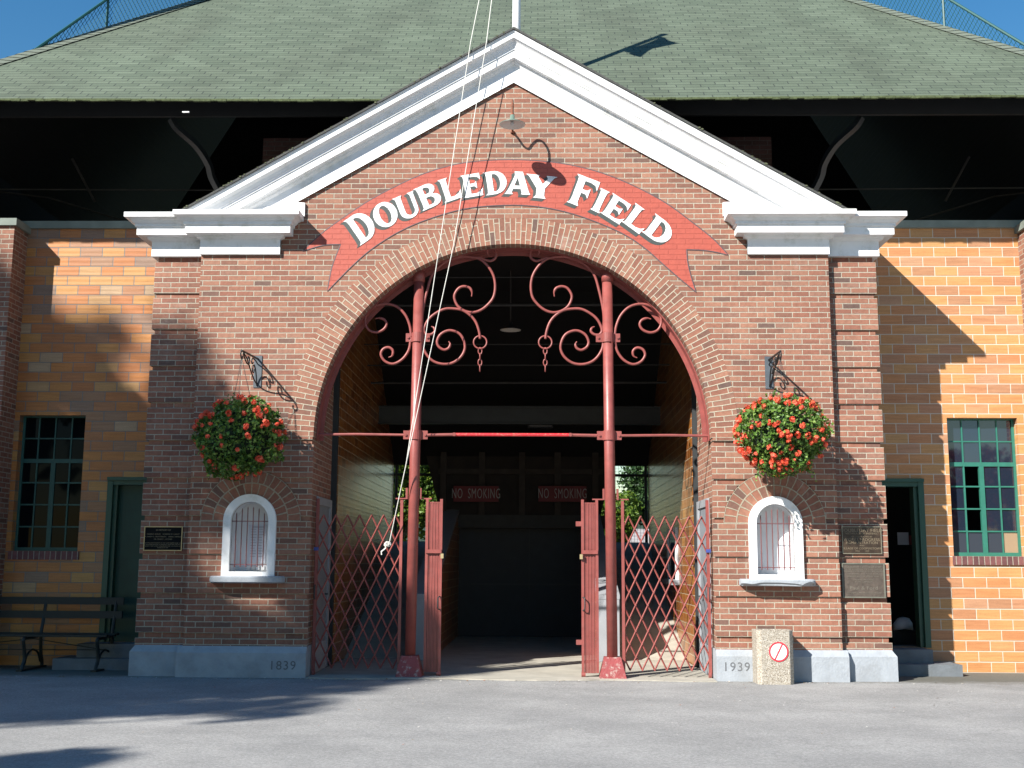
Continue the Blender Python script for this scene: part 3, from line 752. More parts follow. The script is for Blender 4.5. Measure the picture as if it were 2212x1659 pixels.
# ================================================================== grandstand
YW = 1.35
GS = empty('grandstand', (0, 4, 0), 'covered grandstand with orange glazed tile walls and green shingle roof', 'grandstand')
WIN = {-1: (-6.86,-5.94,1.565,3.43), 1: (5.905,6.855,1.562,3.43)}
DOOR = {-1: (-5.57,-4.65,.36,2.53), 1: (4.65,5.54,.36,2.55)}
for s in (-1, 1):
    wx0, wx1, wz0, wz1 = WIN[s]; dx0, dx1, dz0, dz1 = DOOR[s]
    loops = [[(s*4.5,0),(s*11,0),(s*11,6.10),(s*4.5,6.10)], [(wx0,wz0),(wx1,wz0),(wx1,wz1),(wx0,wz1)], [(dx0,dz0),(dx1,dz0),(dx1,dz1),(dx0,dz1)]]
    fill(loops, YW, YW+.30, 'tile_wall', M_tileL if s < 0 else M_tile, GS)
    x0, x1 = sorted((s*4.5, s*11.0))
    MB().box(x0, x1, YW-.05, YW+.34, 6.10, 6.205).build('coping', M_coping, GS)
    # dark rooms behind openings
    MB().face([(x0,3.2,0),(x1,3.2,0),(x1,3.2,6.1),(x0,3.2,6.1)]).face([(x0,YW+.1,6.05),(x1,YW+.1,6.05),(x1,3.2,6.05),(x0,3.2,6.05)]).face([(x0,YW+.3,.355),(x1,YW+.3,.355),(x1,3.2,.355),(x0,3.2,.355)]).build('back_room', M_unlit, GS)
    # brick sill under window
    MB().box(wx0-.02, wx1+.03, YW-.025, YW+.12, wz0-.115, wz0-.002).build('window_sill', M_soldier, GS)
    # steel window
    WN = empty('window', ((wx0+wx1)/2, YW+.14, wz0)); WN.parent = GS
    yb = YW+.12
    ztr = wz0 + (wz1-wz0)*.665; xm = (wx0+wx1)/2
    def bar(nm, a0, a1, c0, c1, dep=.035): MB().box(a0, a1, yb, yb+dep, c0, c1).build(nm, M_green if s > 0 else plain('green_steel_shaded_b',(.02,.11,.085),.5,.15,10), WN)
    mb = MB()
    for (a0,a1,c0,c1) in ((wx0,wx0+.035,wz0,wz1),(wx1-.035,wx1,wz0,wz1),(wx0+.035,wx1-.035,wz0,wz0+.05),(wx0+.035,wx1-.035,wz1-.02,wz1)): mb.box(a0,a1,yb-.004,yb+.045,c0,c1)
    mg = M_green if s > 0 else plain('green_steel_shaded', (.018,.085,.07), .5, .15, 10)  # left window: tree shade put into a dimmer copy of the green
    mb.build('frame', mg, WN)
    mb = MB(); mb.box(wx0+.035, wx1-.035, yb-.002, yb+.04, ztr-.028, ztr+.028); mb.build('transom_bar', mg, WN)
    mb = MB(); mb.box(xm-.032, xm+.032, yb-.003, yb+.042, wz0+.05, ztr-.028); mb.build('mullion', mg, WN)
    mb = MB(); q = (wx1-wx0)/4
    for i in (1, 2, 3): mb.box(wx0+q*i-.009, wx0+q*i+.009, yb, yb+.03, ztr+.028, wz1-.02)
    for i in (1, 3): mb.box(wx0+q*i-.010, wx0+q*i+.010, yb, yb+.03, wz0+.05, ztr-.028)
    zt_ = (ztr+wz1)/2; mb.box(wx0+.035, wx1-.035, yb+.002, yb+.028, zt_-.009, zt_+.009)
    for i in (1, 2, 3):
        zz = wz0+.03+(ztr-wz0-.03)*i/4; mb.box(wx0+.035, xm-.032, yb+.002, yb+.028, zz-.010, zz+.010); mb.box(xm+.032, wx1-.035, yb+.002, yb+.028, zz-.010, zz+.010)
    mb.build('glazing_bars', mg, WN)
    for i in range(4):
        a0, a1 = wx0+q*i, wx0+q*(i+1)
        for j in range(6):
            if j < 4: c0 = wz0+.03+(ztr-wz0-.03)*j/4; c1 = wz0+.03+(ztr-wz0-.03)*(j+1)/4
            else: c0 = ztr + (wz1-ztr)*(j-4)/2; c1 = ztr+(wz1-ztr)*(j-3)/2
            if s > 0 and i == 1 and j in (1, 2, 3): continue       # the open vent lights
            tl = random.uniform(-.004,.004); tm = random.uniform(-.003,.003)
            me = MB().face([(a0,yb+.016+tl,c0),(a1,yb+.016-tl,c0),(a1,yb+.016-tl+tm,c1),(a0,yb+.016+tl+tm,c1)])
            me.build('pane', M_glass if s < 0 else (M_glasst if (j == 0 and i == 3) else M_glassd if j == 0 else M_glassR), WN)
    # door with frame
    DD = empty('door', ((dx0+dx1)/2, YW, dz0)); DD.parent = GS
    mb = MB(); fo = dx0 if s < 0 else dx1; fi = fo + (-s)*.075
    a0, a1 = sorted((fo, fi))
    mb.box(a0, a1, YW-.03, YW+.2, dz0, dz1-.0); a2, a3 = sorted((fi-s*.001, fi-s*.05)); mb.box(a2, a3, YW+.03, YW+.2, dz0, dz1-.06)
    mb.box(dx0, dx1, YW-.055, YW+.2, dz1-.0, dz1+.045); b0, b1 = sorted((fi, s*4.65)); mb.box(b0, b1, YW-.02, YW+.19, dz1-.06, dz1-.001)
    mb.build('door_frame', plain('dark_green_frame', (.012,.075,.05), .4, .1), DD)
    if s < 0: MB().box(dx0+.12, dx1, YW+.13, YW+.17, dz0, dz1-.06).build('door_leaf', M_greend, DD)
    # steps
    mb = MB()
    xa, xb = (-5.72,-4.66) if s < 0 else (4.66,5.44)
    mb.box(xa, xb, .98, YW+.45, 0, .358)
    xc, xd = (-5.95,-4.7) if s < 0 else (4.70,5.74)
    mb.box(xc, xd, .78, 1.30, 0, .185)
    mb.build('door_steps', plain('step_concrete', (.15,.165,.18), .85, .25, 4, .5, dirt=((.12,.13,.13),6,.5)), GS)
    # end pier
    xe0, xe1 = sorted((s*7.02, s*8.2))
    if s < 0: xe0, xe1 = -8.2, -6.93
    MB().box(xe0, xe1, .92, YW+.05, 0, 6.02).build('end_pier', M_brick, GS)
    MB().box(xe0-.04, xe1+.04, .88, YW+.06, 6.02, 6.12).build('pier_cap', M_coping, GS)
# roof: front slope with hips
PHI = radians(39); EY, EZ = -.17, 7.42
def rp(x, s_): return (x, EY+s_*cos(PHI), EZ+s_*sin(PHI))
LEN = 9.5
def hipx(y): return 7.45-.585*(y-1.35)
mb = MB(); NR = 60
sag = lambda x: -.03*math.exp(-((x+1)/5)**2)
for i in range(NR):
    s0, s1 = LEN*i/NR, LEN*(i+1)/NR
    y0, y1 = EY+s0*cos(PHI), EY+s1*cos(PHI); h0, h1 = hipx(y0), hipx(y1)
    K = 96 if i < 6 else 24
    for k in range(K):
        xa0, xb0 = -h0+2*h0*k/K, -h0+2*h0*(k+1)/K; xa1, xb1 = -h1+2*h1*k/K, -h1+2*h1*(k+1)/K
        P = lambda x, sg: (x, EY+sg*cos(PHI), EZ+sg*sin(PHI)+sag(x)*(1-sg/LEN))
        if y0 < .40 and abs((xa0+xb0)/2) < (8.31-EZ-s0*sin(PHI))/.58+.03: continue
        mb.face([P(xa0,s0),P(xb0,s0),P(xb1,s1),P(xa1,s1)], [(xa0,s0),(xb0,s0),(xb1,s1),(xa1,s1)])
# side slopes
for s in (-1, 1):
    yb_ = EY+LEN*cos(PHI); zt = EZ+LEN*sin(PHI)
    a, b = (s*hipx(EY), EY, EZ), (s*hipx(yb_), yb_, zt)
    q = [a, b, (s*hipx(yb_), yb_+8, zt), (s*hipx(EY), yb_+8, EZ)]
    if s > 0: q = q[::-1]
    mb.face(q, [(p[1], (p[2]-EZ)/sin(PHI)) for p in q])
mb.build('roof', M_roof, GS)
# hip caps
for s in (-1, 1):
    mb = MB(); N = 62
    for i in range(N):
        s0, s1 = LEN*i/N, LEN*(i+1)/N+.02
        y0, y1 = EY+s0*cos(PHI), EY+s1*cos(PHI)
        for (o0, o1, lift) in ((-.20, 0, 0), (0, .20, 1)):
            pts = []
            for (sg, y) in ((s0,y0),(s1,y1)):
                hx = hipx(y); z = EZ+sg*sin(PHI)+.03 + (.012 if sg == s0 else 0)
                pts.append([(s*(hx+o0), y, z-(.02 if o0 < 0 else 0)+0), (s*(hx+o1), y, z-(.10 if o1 > 0 else 0))])
            mb.face([pts[0][0], pts[0][1], pts[1][1], pts[1][0]])
    mb.build('hip_cap', plain('hip_shingle', (.13,.15,.115), .9, .2, 30, .4), GS)
# eave: drip edge with moss, fascia, soffit
mb = MB()
for i in range(160):
    x = -8.35+16.7*i/160; x2 = x+16.7/160
    if abs(x+.05) < 1.64: continue
    z = EZ+sag(x); d1 = random.uniform(.006,.028)
    mb.box(x, x2+.01, EY-.012-random.uniform(0,.01), EY+.02, z-.014-d1*.6, z+.003)
mb.build('eave_moss', plain('moss_edge', (.075,.095,.04), .95, .4, 25, .5), GS)
MB().box(-8.3, 8.3, EY+.50, EY+.55, EZ-.05, EZ+.30).build('fascia', plain('fascia_paint', (.010,.011,.012), .6, .2), GS)
mb = MB()
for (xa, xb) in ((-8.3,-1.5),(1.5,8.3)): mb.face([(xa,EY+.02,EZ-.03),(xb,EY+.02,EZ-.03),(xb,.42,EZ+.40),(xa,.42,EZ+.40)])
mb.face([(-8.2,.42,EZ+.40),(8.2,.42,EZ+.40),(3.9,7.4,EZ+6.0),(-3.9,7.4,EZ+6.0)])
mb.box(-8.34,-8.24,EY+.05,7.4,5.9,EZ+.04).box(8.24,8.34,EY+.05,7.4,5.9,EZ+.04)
mb.face([(-8.2,7.4,5.9),(8.2,7.4,5.9),(3.8,7.4,13.4),(-3.8,7.4,13.4)])  # added back wall, keeps light from the open field side out of the gallery
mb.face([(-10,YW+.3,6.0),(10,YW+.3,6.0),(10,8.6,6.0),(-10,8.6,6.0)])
mb.build('gallery_blocking_shell', M_unlit, GS)
# gallery: brick piers, tile panels, knee braces, tie rods
for s in (-1, 1):
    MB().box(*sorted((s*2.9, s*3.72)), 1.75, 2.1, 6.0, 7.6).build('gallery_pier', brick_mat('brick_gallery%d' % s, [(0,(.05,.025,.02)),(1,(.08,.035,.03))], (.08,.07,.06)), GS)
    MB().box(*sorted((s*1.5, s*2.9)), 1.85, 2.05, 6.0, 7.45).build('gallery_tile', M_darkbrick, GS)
    mb = MB()
    pts = [(s*4.6,.25,7.30),(s*4.52,.30,7.18),(s*4.32,.5,7.02),(s*4.22,.75,6.85),(s*4.2,.9,6.7),(s*4.08,1.1,6.45),(s*3.98,1.25,6.2),(s*3.95,1.3,6.0)]
    mb.tube([(x,y,z) for x,y,z in smooth_path(pts,4)], .055, 4)
    mb.build('knee_brace', plain('brace_paint', (.008,.010,.011), .5, .3), GS)
    mb = MB()
    mb.tube([(s*4.3,2.2,6.95),(s*9,2.2,6.98)], .012, 5)
    mb.tube([(s*4.5,3,6.2),(s*7.4,3,7.1),(s*9,3,7.3)], .014, 5)
    mb.tube(smooth_path([(s*4.6,3.2,6.2),(s*5.1,3.2,6.6),(s*5.8,3.2,6.75),(s*6.4,3.2,6.75)],5), .02, 5)
    mb.tube([(s*6.9,2.6,7.6),(s*6.5,2.6,6.9)], .02, 5)
    mb.build('tie_rods', plain('rod_steel', (.05,.045,.04), .6, .3), GS)
MB().box(-4.33,-4.24,EY+.03,EY+.05,EZ-.185,EZ-.17).build('metal_tag', M_white, GS)

# passage interior
for s in (-1, 1):
    mb = MB(); x0, x1 = sorted((s*2.6, s*2.95)); mb.box(x0, x1, 1.452, 1.90, 0, 6.0); mb.build('expansion_slot', M_darkbrick, GS)  # shade of the recess put into near-black brick colour
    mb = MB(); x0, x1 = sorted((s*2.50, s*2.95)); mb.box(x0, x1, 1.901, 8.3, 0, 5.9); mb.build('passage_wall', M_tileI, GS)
    mb = MB(); x0, x1 = sorted((s*2.51, s*2.61)); mb.box(x0, x1, 1.83, 1.90, 0, 5.9); mb.build('corner_pipe', M_darks, GS)
    # side ramp and parapet
    x0, x1 = sorted((s*1.50, s*2.499))
    mb = MB(); mb.hexa([(x0,2.9,0),(x1,2.9,0),(x1,8.4,0),(x0,8.4,0),(x0,2.9,.055),(x1,2.9,.055),(x1,8.4,1.85),(x0,8.4,1.85)])
    mb.build('ramp', M_conc, GS)
    x0, x1 = sorted((s*1.20, s*1.499))
    mb = MB(); mb.hexa([(x0,2.55,0),(x1,2.55,0),(x1,8.3,0),(x0,8.3,0),(x0,2.55,.93),(x1,2.55,.93),(x1,8.3,2.45),(x0,8.3,2.45)])
    mb.build('parapet', M_tileI, GS)
    mb = MB(); mb.hexa([(x0-.015,2.53,.931),(x1+.015,2.53,.931),(x1+.015,8.3,2.451),(x0-.015,8.3,2.451),(x0-.015,2.53,.99),(x1+.015,2.53,.99),(x1+.015,8.3,2.51),(x0-.015,8.3,2.51)])
    mb.box(x0-.008, x1+.008, 2.535, 2.549, 0, .930)
    mb.build('parapet_cap', M_grayd, GS)
# little service window on the right passage wall
W3 = empty('booth_window', (2.49, 4.2, 1.2)); W3.parent = GS
MB().box(2.46, 2.499, 3.65, 3.75, 1.2, 2.0).box(2.46,2.499,4.75,4.85,1.2,2.0).box(2.46,2.499,3.75,4.75,1.92,2.0).build('frame', M_white2, W3)
MB().box(2.38, 2.499, 3.55, 4.9, 1.12, 1.2).build('sill', M_concp, W3)
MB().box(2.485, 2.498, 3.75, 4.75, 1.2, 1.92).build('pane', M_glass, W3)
# back wall: doors, lintel, timber wall
mb = MB(); mb.box(-1.5, 1.5, 8.3, 8.35, 0, 2.5)
mb.build('rear_door', plain('rear_door_paint', (.022,.026,.031), .6, .15), GS)
MB().box(.165,.18,8.285,8.299,.1,2.1).box(-.95,1.2,8.285,8.299,1.02,1.05).build('rear_door_rails', M_darks, GS)
MB().box(-1.7, 1.7, 8.0, 8.25, 2.11, 2.36).build('lintel', plain('lintel_paint', (.04,.04,.037), .7, .2), GS)
fill([[(-1.55,2.36),(1.55,2.36),(1.95,3.9),(-1.95,3.9)]], 8.1, 8.2, 'timber_wall', M_dark, GS)
mb = MB()
for x in (-1.5,-.75,.03,.72,1.45): mb.box(x-.06, x+.06, 8.0, 8.1, 2.36, 3.8)
mb.box(-1.6,1.6,8.02,8.098,3.15,3.25)
mb.build('timber_studs', plain('stud_timber', (.055,.045,.038), .85, .3, 5), GS)
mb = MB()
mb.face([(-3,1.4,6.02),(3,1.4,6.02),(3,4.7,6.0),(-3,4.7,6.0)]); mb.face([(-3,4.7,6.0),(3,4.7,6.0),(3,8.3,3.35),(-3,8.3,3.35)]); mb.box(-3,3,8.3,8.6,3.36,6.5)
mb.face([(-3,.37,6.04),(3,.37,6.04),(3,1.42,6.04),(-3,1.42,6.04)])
mb.build('passage_ceiling', M_unlit, GS)
mb = MB()
for (pa, pb, Y, r_) in (((790,880),(1440,916),6.0,0),):
    A, B = at(790,880,Y=6.0), at(1440,916,Y=6.0); mb.box(-2.5,2.5,5.95,6.0,B.z,A.z); mb.box(-2.5,2.5,5.9,6.05,A.z,A.z+.02); mb.box(-2.5,2.5,5.9,6.05,B.z-.02,B.z)
mb.build('steel_beam', plain('beam_steel', (.030,.034,.034), .5, .2), GS)
mb = MB()
for (py, Y, r_) in ((660,3.2,.025),(600,2.6,.012),(790,4.4,.012),(828,4.9,.02),(745,4.0,.01)):
    z = at(1100,py,Y=Y).z; mb.tube([(-2.5,Y,z),(2.5,Y,z+.02)], r_, 6)
mb.tube([at(1103,540,Y=3.1),at(1103,700,Y=4.0)], .012, 6)
mb.build('ceiling_pipes', plain('pipe_steel', (.04,.04,.038), .6, .3), GS)

# ================================================================== NO SMOKING boards
for k, (x0, x1) in enumerate(((980,1077),(1163,1267))):
    a, b = at(x0,1050,Y=7.95), at(x1,1084,Y=7.95)
    o = empty('warning_sign', ((a.x+b.x)/2, 7.95, b.z), ('left' if k == 0 else 'right')+' of the two dark red NO SMOKING boards hung inside the passage', 'sign', 'NO SMOKING boards in the passage')
    MB().box(a.x, b.x, 7.93, 7.96, b.z, a.z).build('board', M_sign, o)
    text_mesh('NO  SMOKING', .275, (a.x+b.x)/2, b.z+.065, 7.925, 'lettering', M_signtxt, o, .003, sx=.475, spacing=1.12, bold=-.002)

# ================================================================== flagpole and ropes
FP = empty('flagpole', (.03,.10,8.1), 'white flagpole rising behind the point of the pediment', 'flagpole')
MB().tube([(.03,.10,6.5),(.03,.10,11.75)], [.062,.045], 16).build('pole', M_pole, FP, True)
MB().lathe((.03,.10,11.8), [(0,-.06),(.05,-.04),(.06,0),(.05,.04),(0,.06)], 12).build('finial', M_brass, FP, True)
FL = MB(); nx, nz = 12, 14
gp = {}
for i in range(nx+1):
    for j in range(nz+1):
        u, v = i/nx, j/nz
        drop = u*.75
        x = .09 + u*.55*(1-.3*v) + .03*sin(9*u+4*v); y = .10 + .14*sin(7*u+3*v)*u; z = 11.6 - v*1.15*(1-.15*u) - drop*.8
        gp[i,j] = (x,y,z)
for i in range(nx):
    for j in range(nz): FL.face([gp[i,j],gp[i+1,j],gp[i+1,j+1],gp[i,j+1]])
tag(FL.build('flag', M_flag, None, True), 'limp flag at the top of the white pole above the frame', 'flag')
kn = at(838,1176,Y=.19)
for k, (p0, p1, p2) in enumerate((((1030.6,0),(948,539),(877.5,1001)), ((1065.6,0),(980,529),(879,995)))):
    pts = [Vector((.02-.03*k,.02,11.6)), at(p0[0],p0[1],Y=-.30)]
    A = at(p0[0]-(p0[0]-p1[0])*.17, p1[1]*.17, Y=-.29)
    B = at(p1[0], p1[1], Y=-.16+.0*k); C_ = at(p2[0], p2[1], Y=.02)
    pts = [pts[0], A, B, C_, kn+Vector((.02,-.0,.03))]
    o = MB().tube(pts, .0055, 6).build('halyard_rope', M_rope)
    tag(o, ('white halyard rope with the lower line, nearer the arch edge' if k else 'white halyard rope running down outermost, left of its twin'), 'rope', 'flagpole halyards')
    o['label'] = 'flagpole rope, the %s of two thin white lines crossing the pediment' % ('right-hand one' if k else 'left-hand one')
mb = MB()
for i in range(9):
    a = i*2.4; c = kn + Vector((.02*cos(a),-.03+.012*sin(a*1.7),.02*sin(a)))
    mb.tube([c+Vector((-.02,0,-.01)), c+Vector((0,-.012,.012)), c+Vector((.02,0,-.004))], .012, 5)
mb.tube([kn, kn+Vector((-.03,-.02,-.05)), kn+Vector((-.08,-.01,-.09)), kn+Vector((-.075,-.01,-.13))], .010, 5)
tag(mb.build('rope_knot', M_rope), 'bunched white knot where the halyards are tied to the folding gate', 'knot')

# ================================================================== gate posts with scrollwork
zs = zm(1550, 800, 2.37); zo = zm(1000, 700, 1.7015)
SA = [(885,620),(888,500),(875,400),(850,290),(820,190),(770,125),(700,75),(610,45),(520,45),(450,65),(390,120),(350,190),(337,270),(350,350),(395,410),(450,450),(510,465),(570,452),(620,415),(645,360),(640,320),(610,280),(570,268),(530,280),(513,310),(515,345)]
SA2 = [(490,55),(455,50),(420,65),(375,75),(340,55),(333,20),(345,-12),(370,-22),(395,-10),(398,18),(385,35)]
SB = [(447,665),(455,610),(480,540),(520,490),(580,450),(650,437),(720,440),(790,475),(840,520),(870,580),(870,615),(845,635),(810,628),(790,605),(800,580),(818,572)]
SC = [(885,680),(875,740),(840,800),(790,840),(720,857),(650,845),(590,800),(562,740),(570,680),(600,630),(650,605),(700,605),(750,635),(773,685),(760,725),(720,748),(685,735),(673,705),(685,685)]
SD = [(1632,640),(1640,580),(1665,520),(1710,475),(1770,458),(1830,470),(1875,510),(1885,560),(1865,600),(1825,613),(1785,598),(1768,570),(1780,545),(1808,535),(1830,540)]
SE = [(1635,650),(1645,710),(1680,760),(1730,785),(1775,770),(1797,735),(1785,705),(1755,695),(1732,712),(1735,740),(1755,750)]
PX = 1.240; YP = .22
def scroll(pts, f, s):
    P = [at(*f(*p), Y=YP) for p in pts]
    return smooth_path([(s*p.x, YP, p.z) for p in P], 5)
for s in (-1, 1):
    who = 'left' if s < 0 else 'right'
    GP = empty('gate_post', (s*PX, YP, 0), 'tall red iron pipe post on the %s of the entrance with scrolls branching from it' % who, 'gate post', 'red gate posts in the arch')
    xt = s*1.223; xb = s*1.252; PT = at(1312,587,Y=YP).z
    MB().tube([(xb,YP,.25),(xt,YP,PT-.02)], .067, 20).build('pipe', M_red, GP, True)
    MB().tube([(xt,YP,PT-.14),(xt,YP,PT)], .076, 20).build('pipe_cap', M_red, GP, True)
    mb = MB(); bx = .175; b2 = .10
    mb.hexa([(xb-bx,YP-bx,0),(xb+bx,YP-bx,0),(xb+bx,YP+bx,0),(xb-bx,YP+bx,0),(xb-b2,YP-b2,.30),(xb+b2,YP-b2,.30),(xb+b2,YP+b2,.30),(xb-b2,YP+b2,.30)])
    mb.build('footing', M_redfoot, GP)
    for z in (at(1315,730,Y=YP).z, at(1318,941,Y=YP).z):
        x = xb + (xt-xb)*(z/5)
        mb = MB(); mb.tube([(x,YP,z-.06),(x,YP,z+.06)], .082, 20); mb.box(x-.155, x+.155, YP-.014, YP+.014, z-.055, z+.055)
        for q in (-.125, .125): mb.tube([(x+q,YP-.03,z),(x+q,YP-.012,z)], .016, 8)
        mb.build('clamp', M_red, GP)
    for nm, pts, f in (('scroll', SA, zs), ('scroll', SA2, zs), ('scroll', SB, zs), ('scroll', SC, zs), ('scroll', SD, zo), ('scroll', SE, zo)):
        pp = scroll(pts, f, s); N = len(pp)
        rr = [.0185*(1 if i < N-8 else max(.45, (N-i)/8)) for i in range(N)]
        MB().tube(pp, rr, 6).build(nm, M_red, GP, True)
    # upper bracket for the folding gates
    mb = MB(); x = s*1.245
    zt = at(1318,1080,Y=YP).z
    mb.box(x-.23, x+.23, YP+.02, YP+.045, zt, zt+.016); mb.box(x-.10, x-.075, YP-.012, YP+.02, zt, zt+.14); mb.box(x+.075, x+.10, YP-.012, YP+.02, zt, zt+.14)
    mb.build('gate_bracket', M_red, GP)
    # ring and chain hanging from the scroll
    rc_ = at(*zs(446,690), Y=YP); rx, rz = s*rc_.x, rc_.z
    CH = empty('hanging_chain', (rx, YP, rz-.3), 'short chain and ring hanging from the %s scroll' % who, 'chain', 'chains under the scrolls')
    MB().tube([(rx+.085*cos(a), YP+.006*sin(a), rz+.085*sin(a)) for a in np.linspace(0,2*pi,24,endpoint=False)], .011, 6, closed=True).build('ring', M_red, CH, True)
    for k in range(4):
        cz = rz-.115-k*.075
        th = pi/2*(k % 2)
        pts = [(rx+.024*cos(a)*cos(th)+.02*.0, YP+.024*cos(a)*sin(th), cz+.044*sin(a)) for a in np.linspace(0,2*pi,14,endpoint=False)]
        MB().tube(pts, .0085, 5, closed=True).build('chain_link', M_red, CH, True)
# cross bars
zb_ = at(1318,941,Y=YP).z
for s in (-1, 1):
    o = MB().tube([(s*1.38,YP+.0,zb_),(s*2.0,YP+.005,zb_+.008),(s*2.52,YP,zb_)], .017, 8).build('tie_bar', M_red)
    tag(o, 'thin dull red bar from the %s post to the brick jamb' % ('left' if s < 0 else 'right'), 'bar', 'tie bars of the arch')
    o = MB().tube([(s*1.08,YP,zb_),(s*.74,YP,zb_+.006)], .020, 8).build('bar_stub', M_red)
    tag(o, 'dull red stub joining the bright bar to the %s post' % ('left' if s < 0 else 'right'), 'bar', 'stubs of the cross bar')
CB = empty('cross_bar', (0, YP, zb_), 'bright red bar spanning between the two gate posts', 'bar')
MB().tube([(-.72,YP,zb_+.006),(.72,YP,zb_+.006)], .022, 10).build('tube', M_redb, CB)
for s in (-1, 1): MB().tube([(s*.74,YP-.03,zb_+.008),(s*.74,YP+.03,zb_+.008)], .024, 8).build('pin', M_red, CB)

# ================================================================== folding scissor gates
def lattice(x0, x1, zlo, zhi, ncol, y, nrow=6):
    mb = MB(); w_ = (x1-x0)/ncol; run = w_*nrow
    for i in range(-nrow, ncol+nrow+1):
        for d in (1, -1):
            xa = x0+w_*(i+.5); xb = xa+d*run; ya = y+(.006 if d > 0 else -.006)
            # clip to [x0,x1]
            t0, t1 = 0., 1.
            for lim in (x0, x1):
                t = (lim-xa)/(xb-xa)
                if lim == x0:
                    if xb > xa: t0 = max(t0, t)
                    else: t1 = min(t1, t)
                else:
                    if xb > xa: t1 = min(t1, t)
                    else: t0 = max(t0, t)
            if t1-t0 < .02: continue
            P = lambda t: (xa+(xb-xa)*t, ya, zhi+(zlo-zhi)*t)
            mb.tube([P(t0), P(t1)], .0105, 4)
    for i in range(ncol):
        for j in range(nrow*2+1):
            x = x0+w_*(i+.5) if j % 2 == 0 else x0+w_*(i+1); z = zhi+(zlo-zhi)*j/(nrow*2)
            if x > x1-.02: continue
            mb.tube([(x,y-.022,z),(x,y+.02,z)], .009, 6)
    return mb
for s in (-1, 1):
    side = 'left' if s < 0 else 'right'
    G = empty('folding_gate', (s*1.9, YP+.05, 0), 'red scissor gate stretched open across the %s bay of the arch' % side, 'gate', 'red folding scissor gates')
    xi, xo = s*1.396, s*2.462; a, b = sorted((xi, xo))
    zt = at(1440,1116,Y=YP+.04).z; zb2 = at(1440,1448,Y=YP+.04).z
    lattice(a, b, zb2, zt, 7, YP+.04).build('lattice', M_red, G)
    for x, ztop in ((xi, at(1377,1082,Y=YP).z), (xo, at(1528,1080,Y=YP).z)):
        MB().box(x-.018, x+.018, YP+.02, YP+.06, .075, ztop).build('upright', M_red, G)
    mb = MB(); mb.tube([(xo-.02*s,YP+.04,.08),(xo+.01*s,YP+.04,.08)], .04, 12); mb.build('caster', M_red, G)
    mb = MB(); mb.tube(smooth_path([(xo,YP+.01,1.15),(xo,YP-.03,1.13),(xo,YP-.03,1.0),(xo,YP+.01,.98)],4), .008, 6); mb.build('pull_handle', M_darks, G)
    MB().box(xo-.03, xo+.03, YP-.005, YP+.018, 1.58, 1.62).build('padlock', plain('padlock_blue', (.05,.08,.3), .4), G)
    # folded gate
    G = empty('folding_gate', (s*1.0, YP+.05, 0), 'red scissor gate folded into a narrow bundle beside the %s post' % side, 'gate', 'red folding scissor gates')
    xa, xb = s*.892, s*1.071
    zt2 = at(1290,1086,Y=YP).z; zb3 = at(1290,1455,Y=YP).z
    a, b = sorted((xa, xb))
    mb = MB()
    for k in range(8):
        x = a+.028+(b-a-.056)*k/7
        mb.box(x-.0075, x+.0075, YP+.028+.006*(k%2), YP+.058+.006*(k%2), zb3, zt2-.01*(k%2))
        mb.tube([(x,YP+.03,zt2-.005),(x,YP+.055,zt2-.005)], .011, 6)
    for k in range(7):
        z = zb3+(zt2-zb3)*(k+.5)/7; mb.box(a+.02, b-.02, YP+.05, YP+.056, z-.006, z+.006)
    mb.build('folded_slats', M_red, G)
    for x in (xa, xb):
        MB().box(x-.017, x+.017, YP+.015, YP+.055, .06 if x == xa else .1, zt2+.04).build('upright', M_red, G)
    MB().tube([(xa-.02*s,YP+.04,.08),(xa+.03*s,YP+.04,.08)], .035, 12).build('caster', M_red, G)
    MB().box(a-.01, b+.01, YP-.004, YP+.012, 1.555, 1.60).build('strap', M_red, G)
    MB().tube(smooth_path([(xa,YP+.01,1.02),(xa+s*.02,YP-.03,1.0),(xa+s*.02,YP-.03,.88),(xa,YP+.01,.86)],4), .008, 6).build('pull_handle', M_darks, G)
    MB().box(xa-s*.02-.018, xa-s*.02+.018, YP-.02, YP, 1.49, 1.55).build('padlock', M_brass, G)
    if s > 0:
        for z in (1.93, .47): MB().box(xa-.085, xa-.015, YP+.02, YP+.045, z-.03, z+.03).build('latch_tab', M_red, G)

# ================================================================== lamps
LP = empty('gooseneck_lamp', (-.01,0,7.0), 'green enamel shade lamp on a bent pipe under the pediment point', 'wall lamp')
c = Vector((-.005,-.50,6.93))
arm = smooth_path([(0,0,6.99),(-.005,-.07,6.99),(-.008,-.15,6.96),(-.008,-.22,6.99),(-.006,-.27,7.10),(-.005,-.34,7.22),(-.005,-.42,7.27),(-.005,-.49,7.22),(-.005,-.50,7.10),(-.005,-.50,6.99)], 5)
MB().tube(arm, .014, 8).build('arm', M_rust, LP, True)
MB().lathe((0,0,0), [(.0,-.0),(.03,0),(.03,.02)], 10).build('wall_rosette', M_rust, LP)
LP.children[-1].location = (0,-.01,-.01)
mb = MB(); mb.lathe(c, [(.0,.115),(.028,.11),(.032,.05),(.06,.035),(.12,.012),(.165,-.012),(.165,-.018)], 32); mb.build('shade', M_shade, LP, True)
mb = MB(); mb.lathe(c, [(.164,-.019),(.12,.002),(.05,.022),(.0,.03)], 32); mb.build('shade_lining', M_shadein, LP, True)
mb = MB(); mb.lathe(c, [(0,.03),(.02,.02),(.026,-.01),(.018,-.03),(0,-.038)], 12); mb.build('bulb', M_bulb, LP, True)
mb = MB(); mb.tube([c+Vector((0,0,.05)), c+Vector((0,0,.13))], .024, 10); mb.build('socket', plain('rust_socket', (.30,.08,.035), .7, .3), LP)
c = at(1103,711,Y=4.0)
PL = empty('pendant_lamp', c, 'dark shade lamp with white inside hanging in the passage', 'pendant lamp')
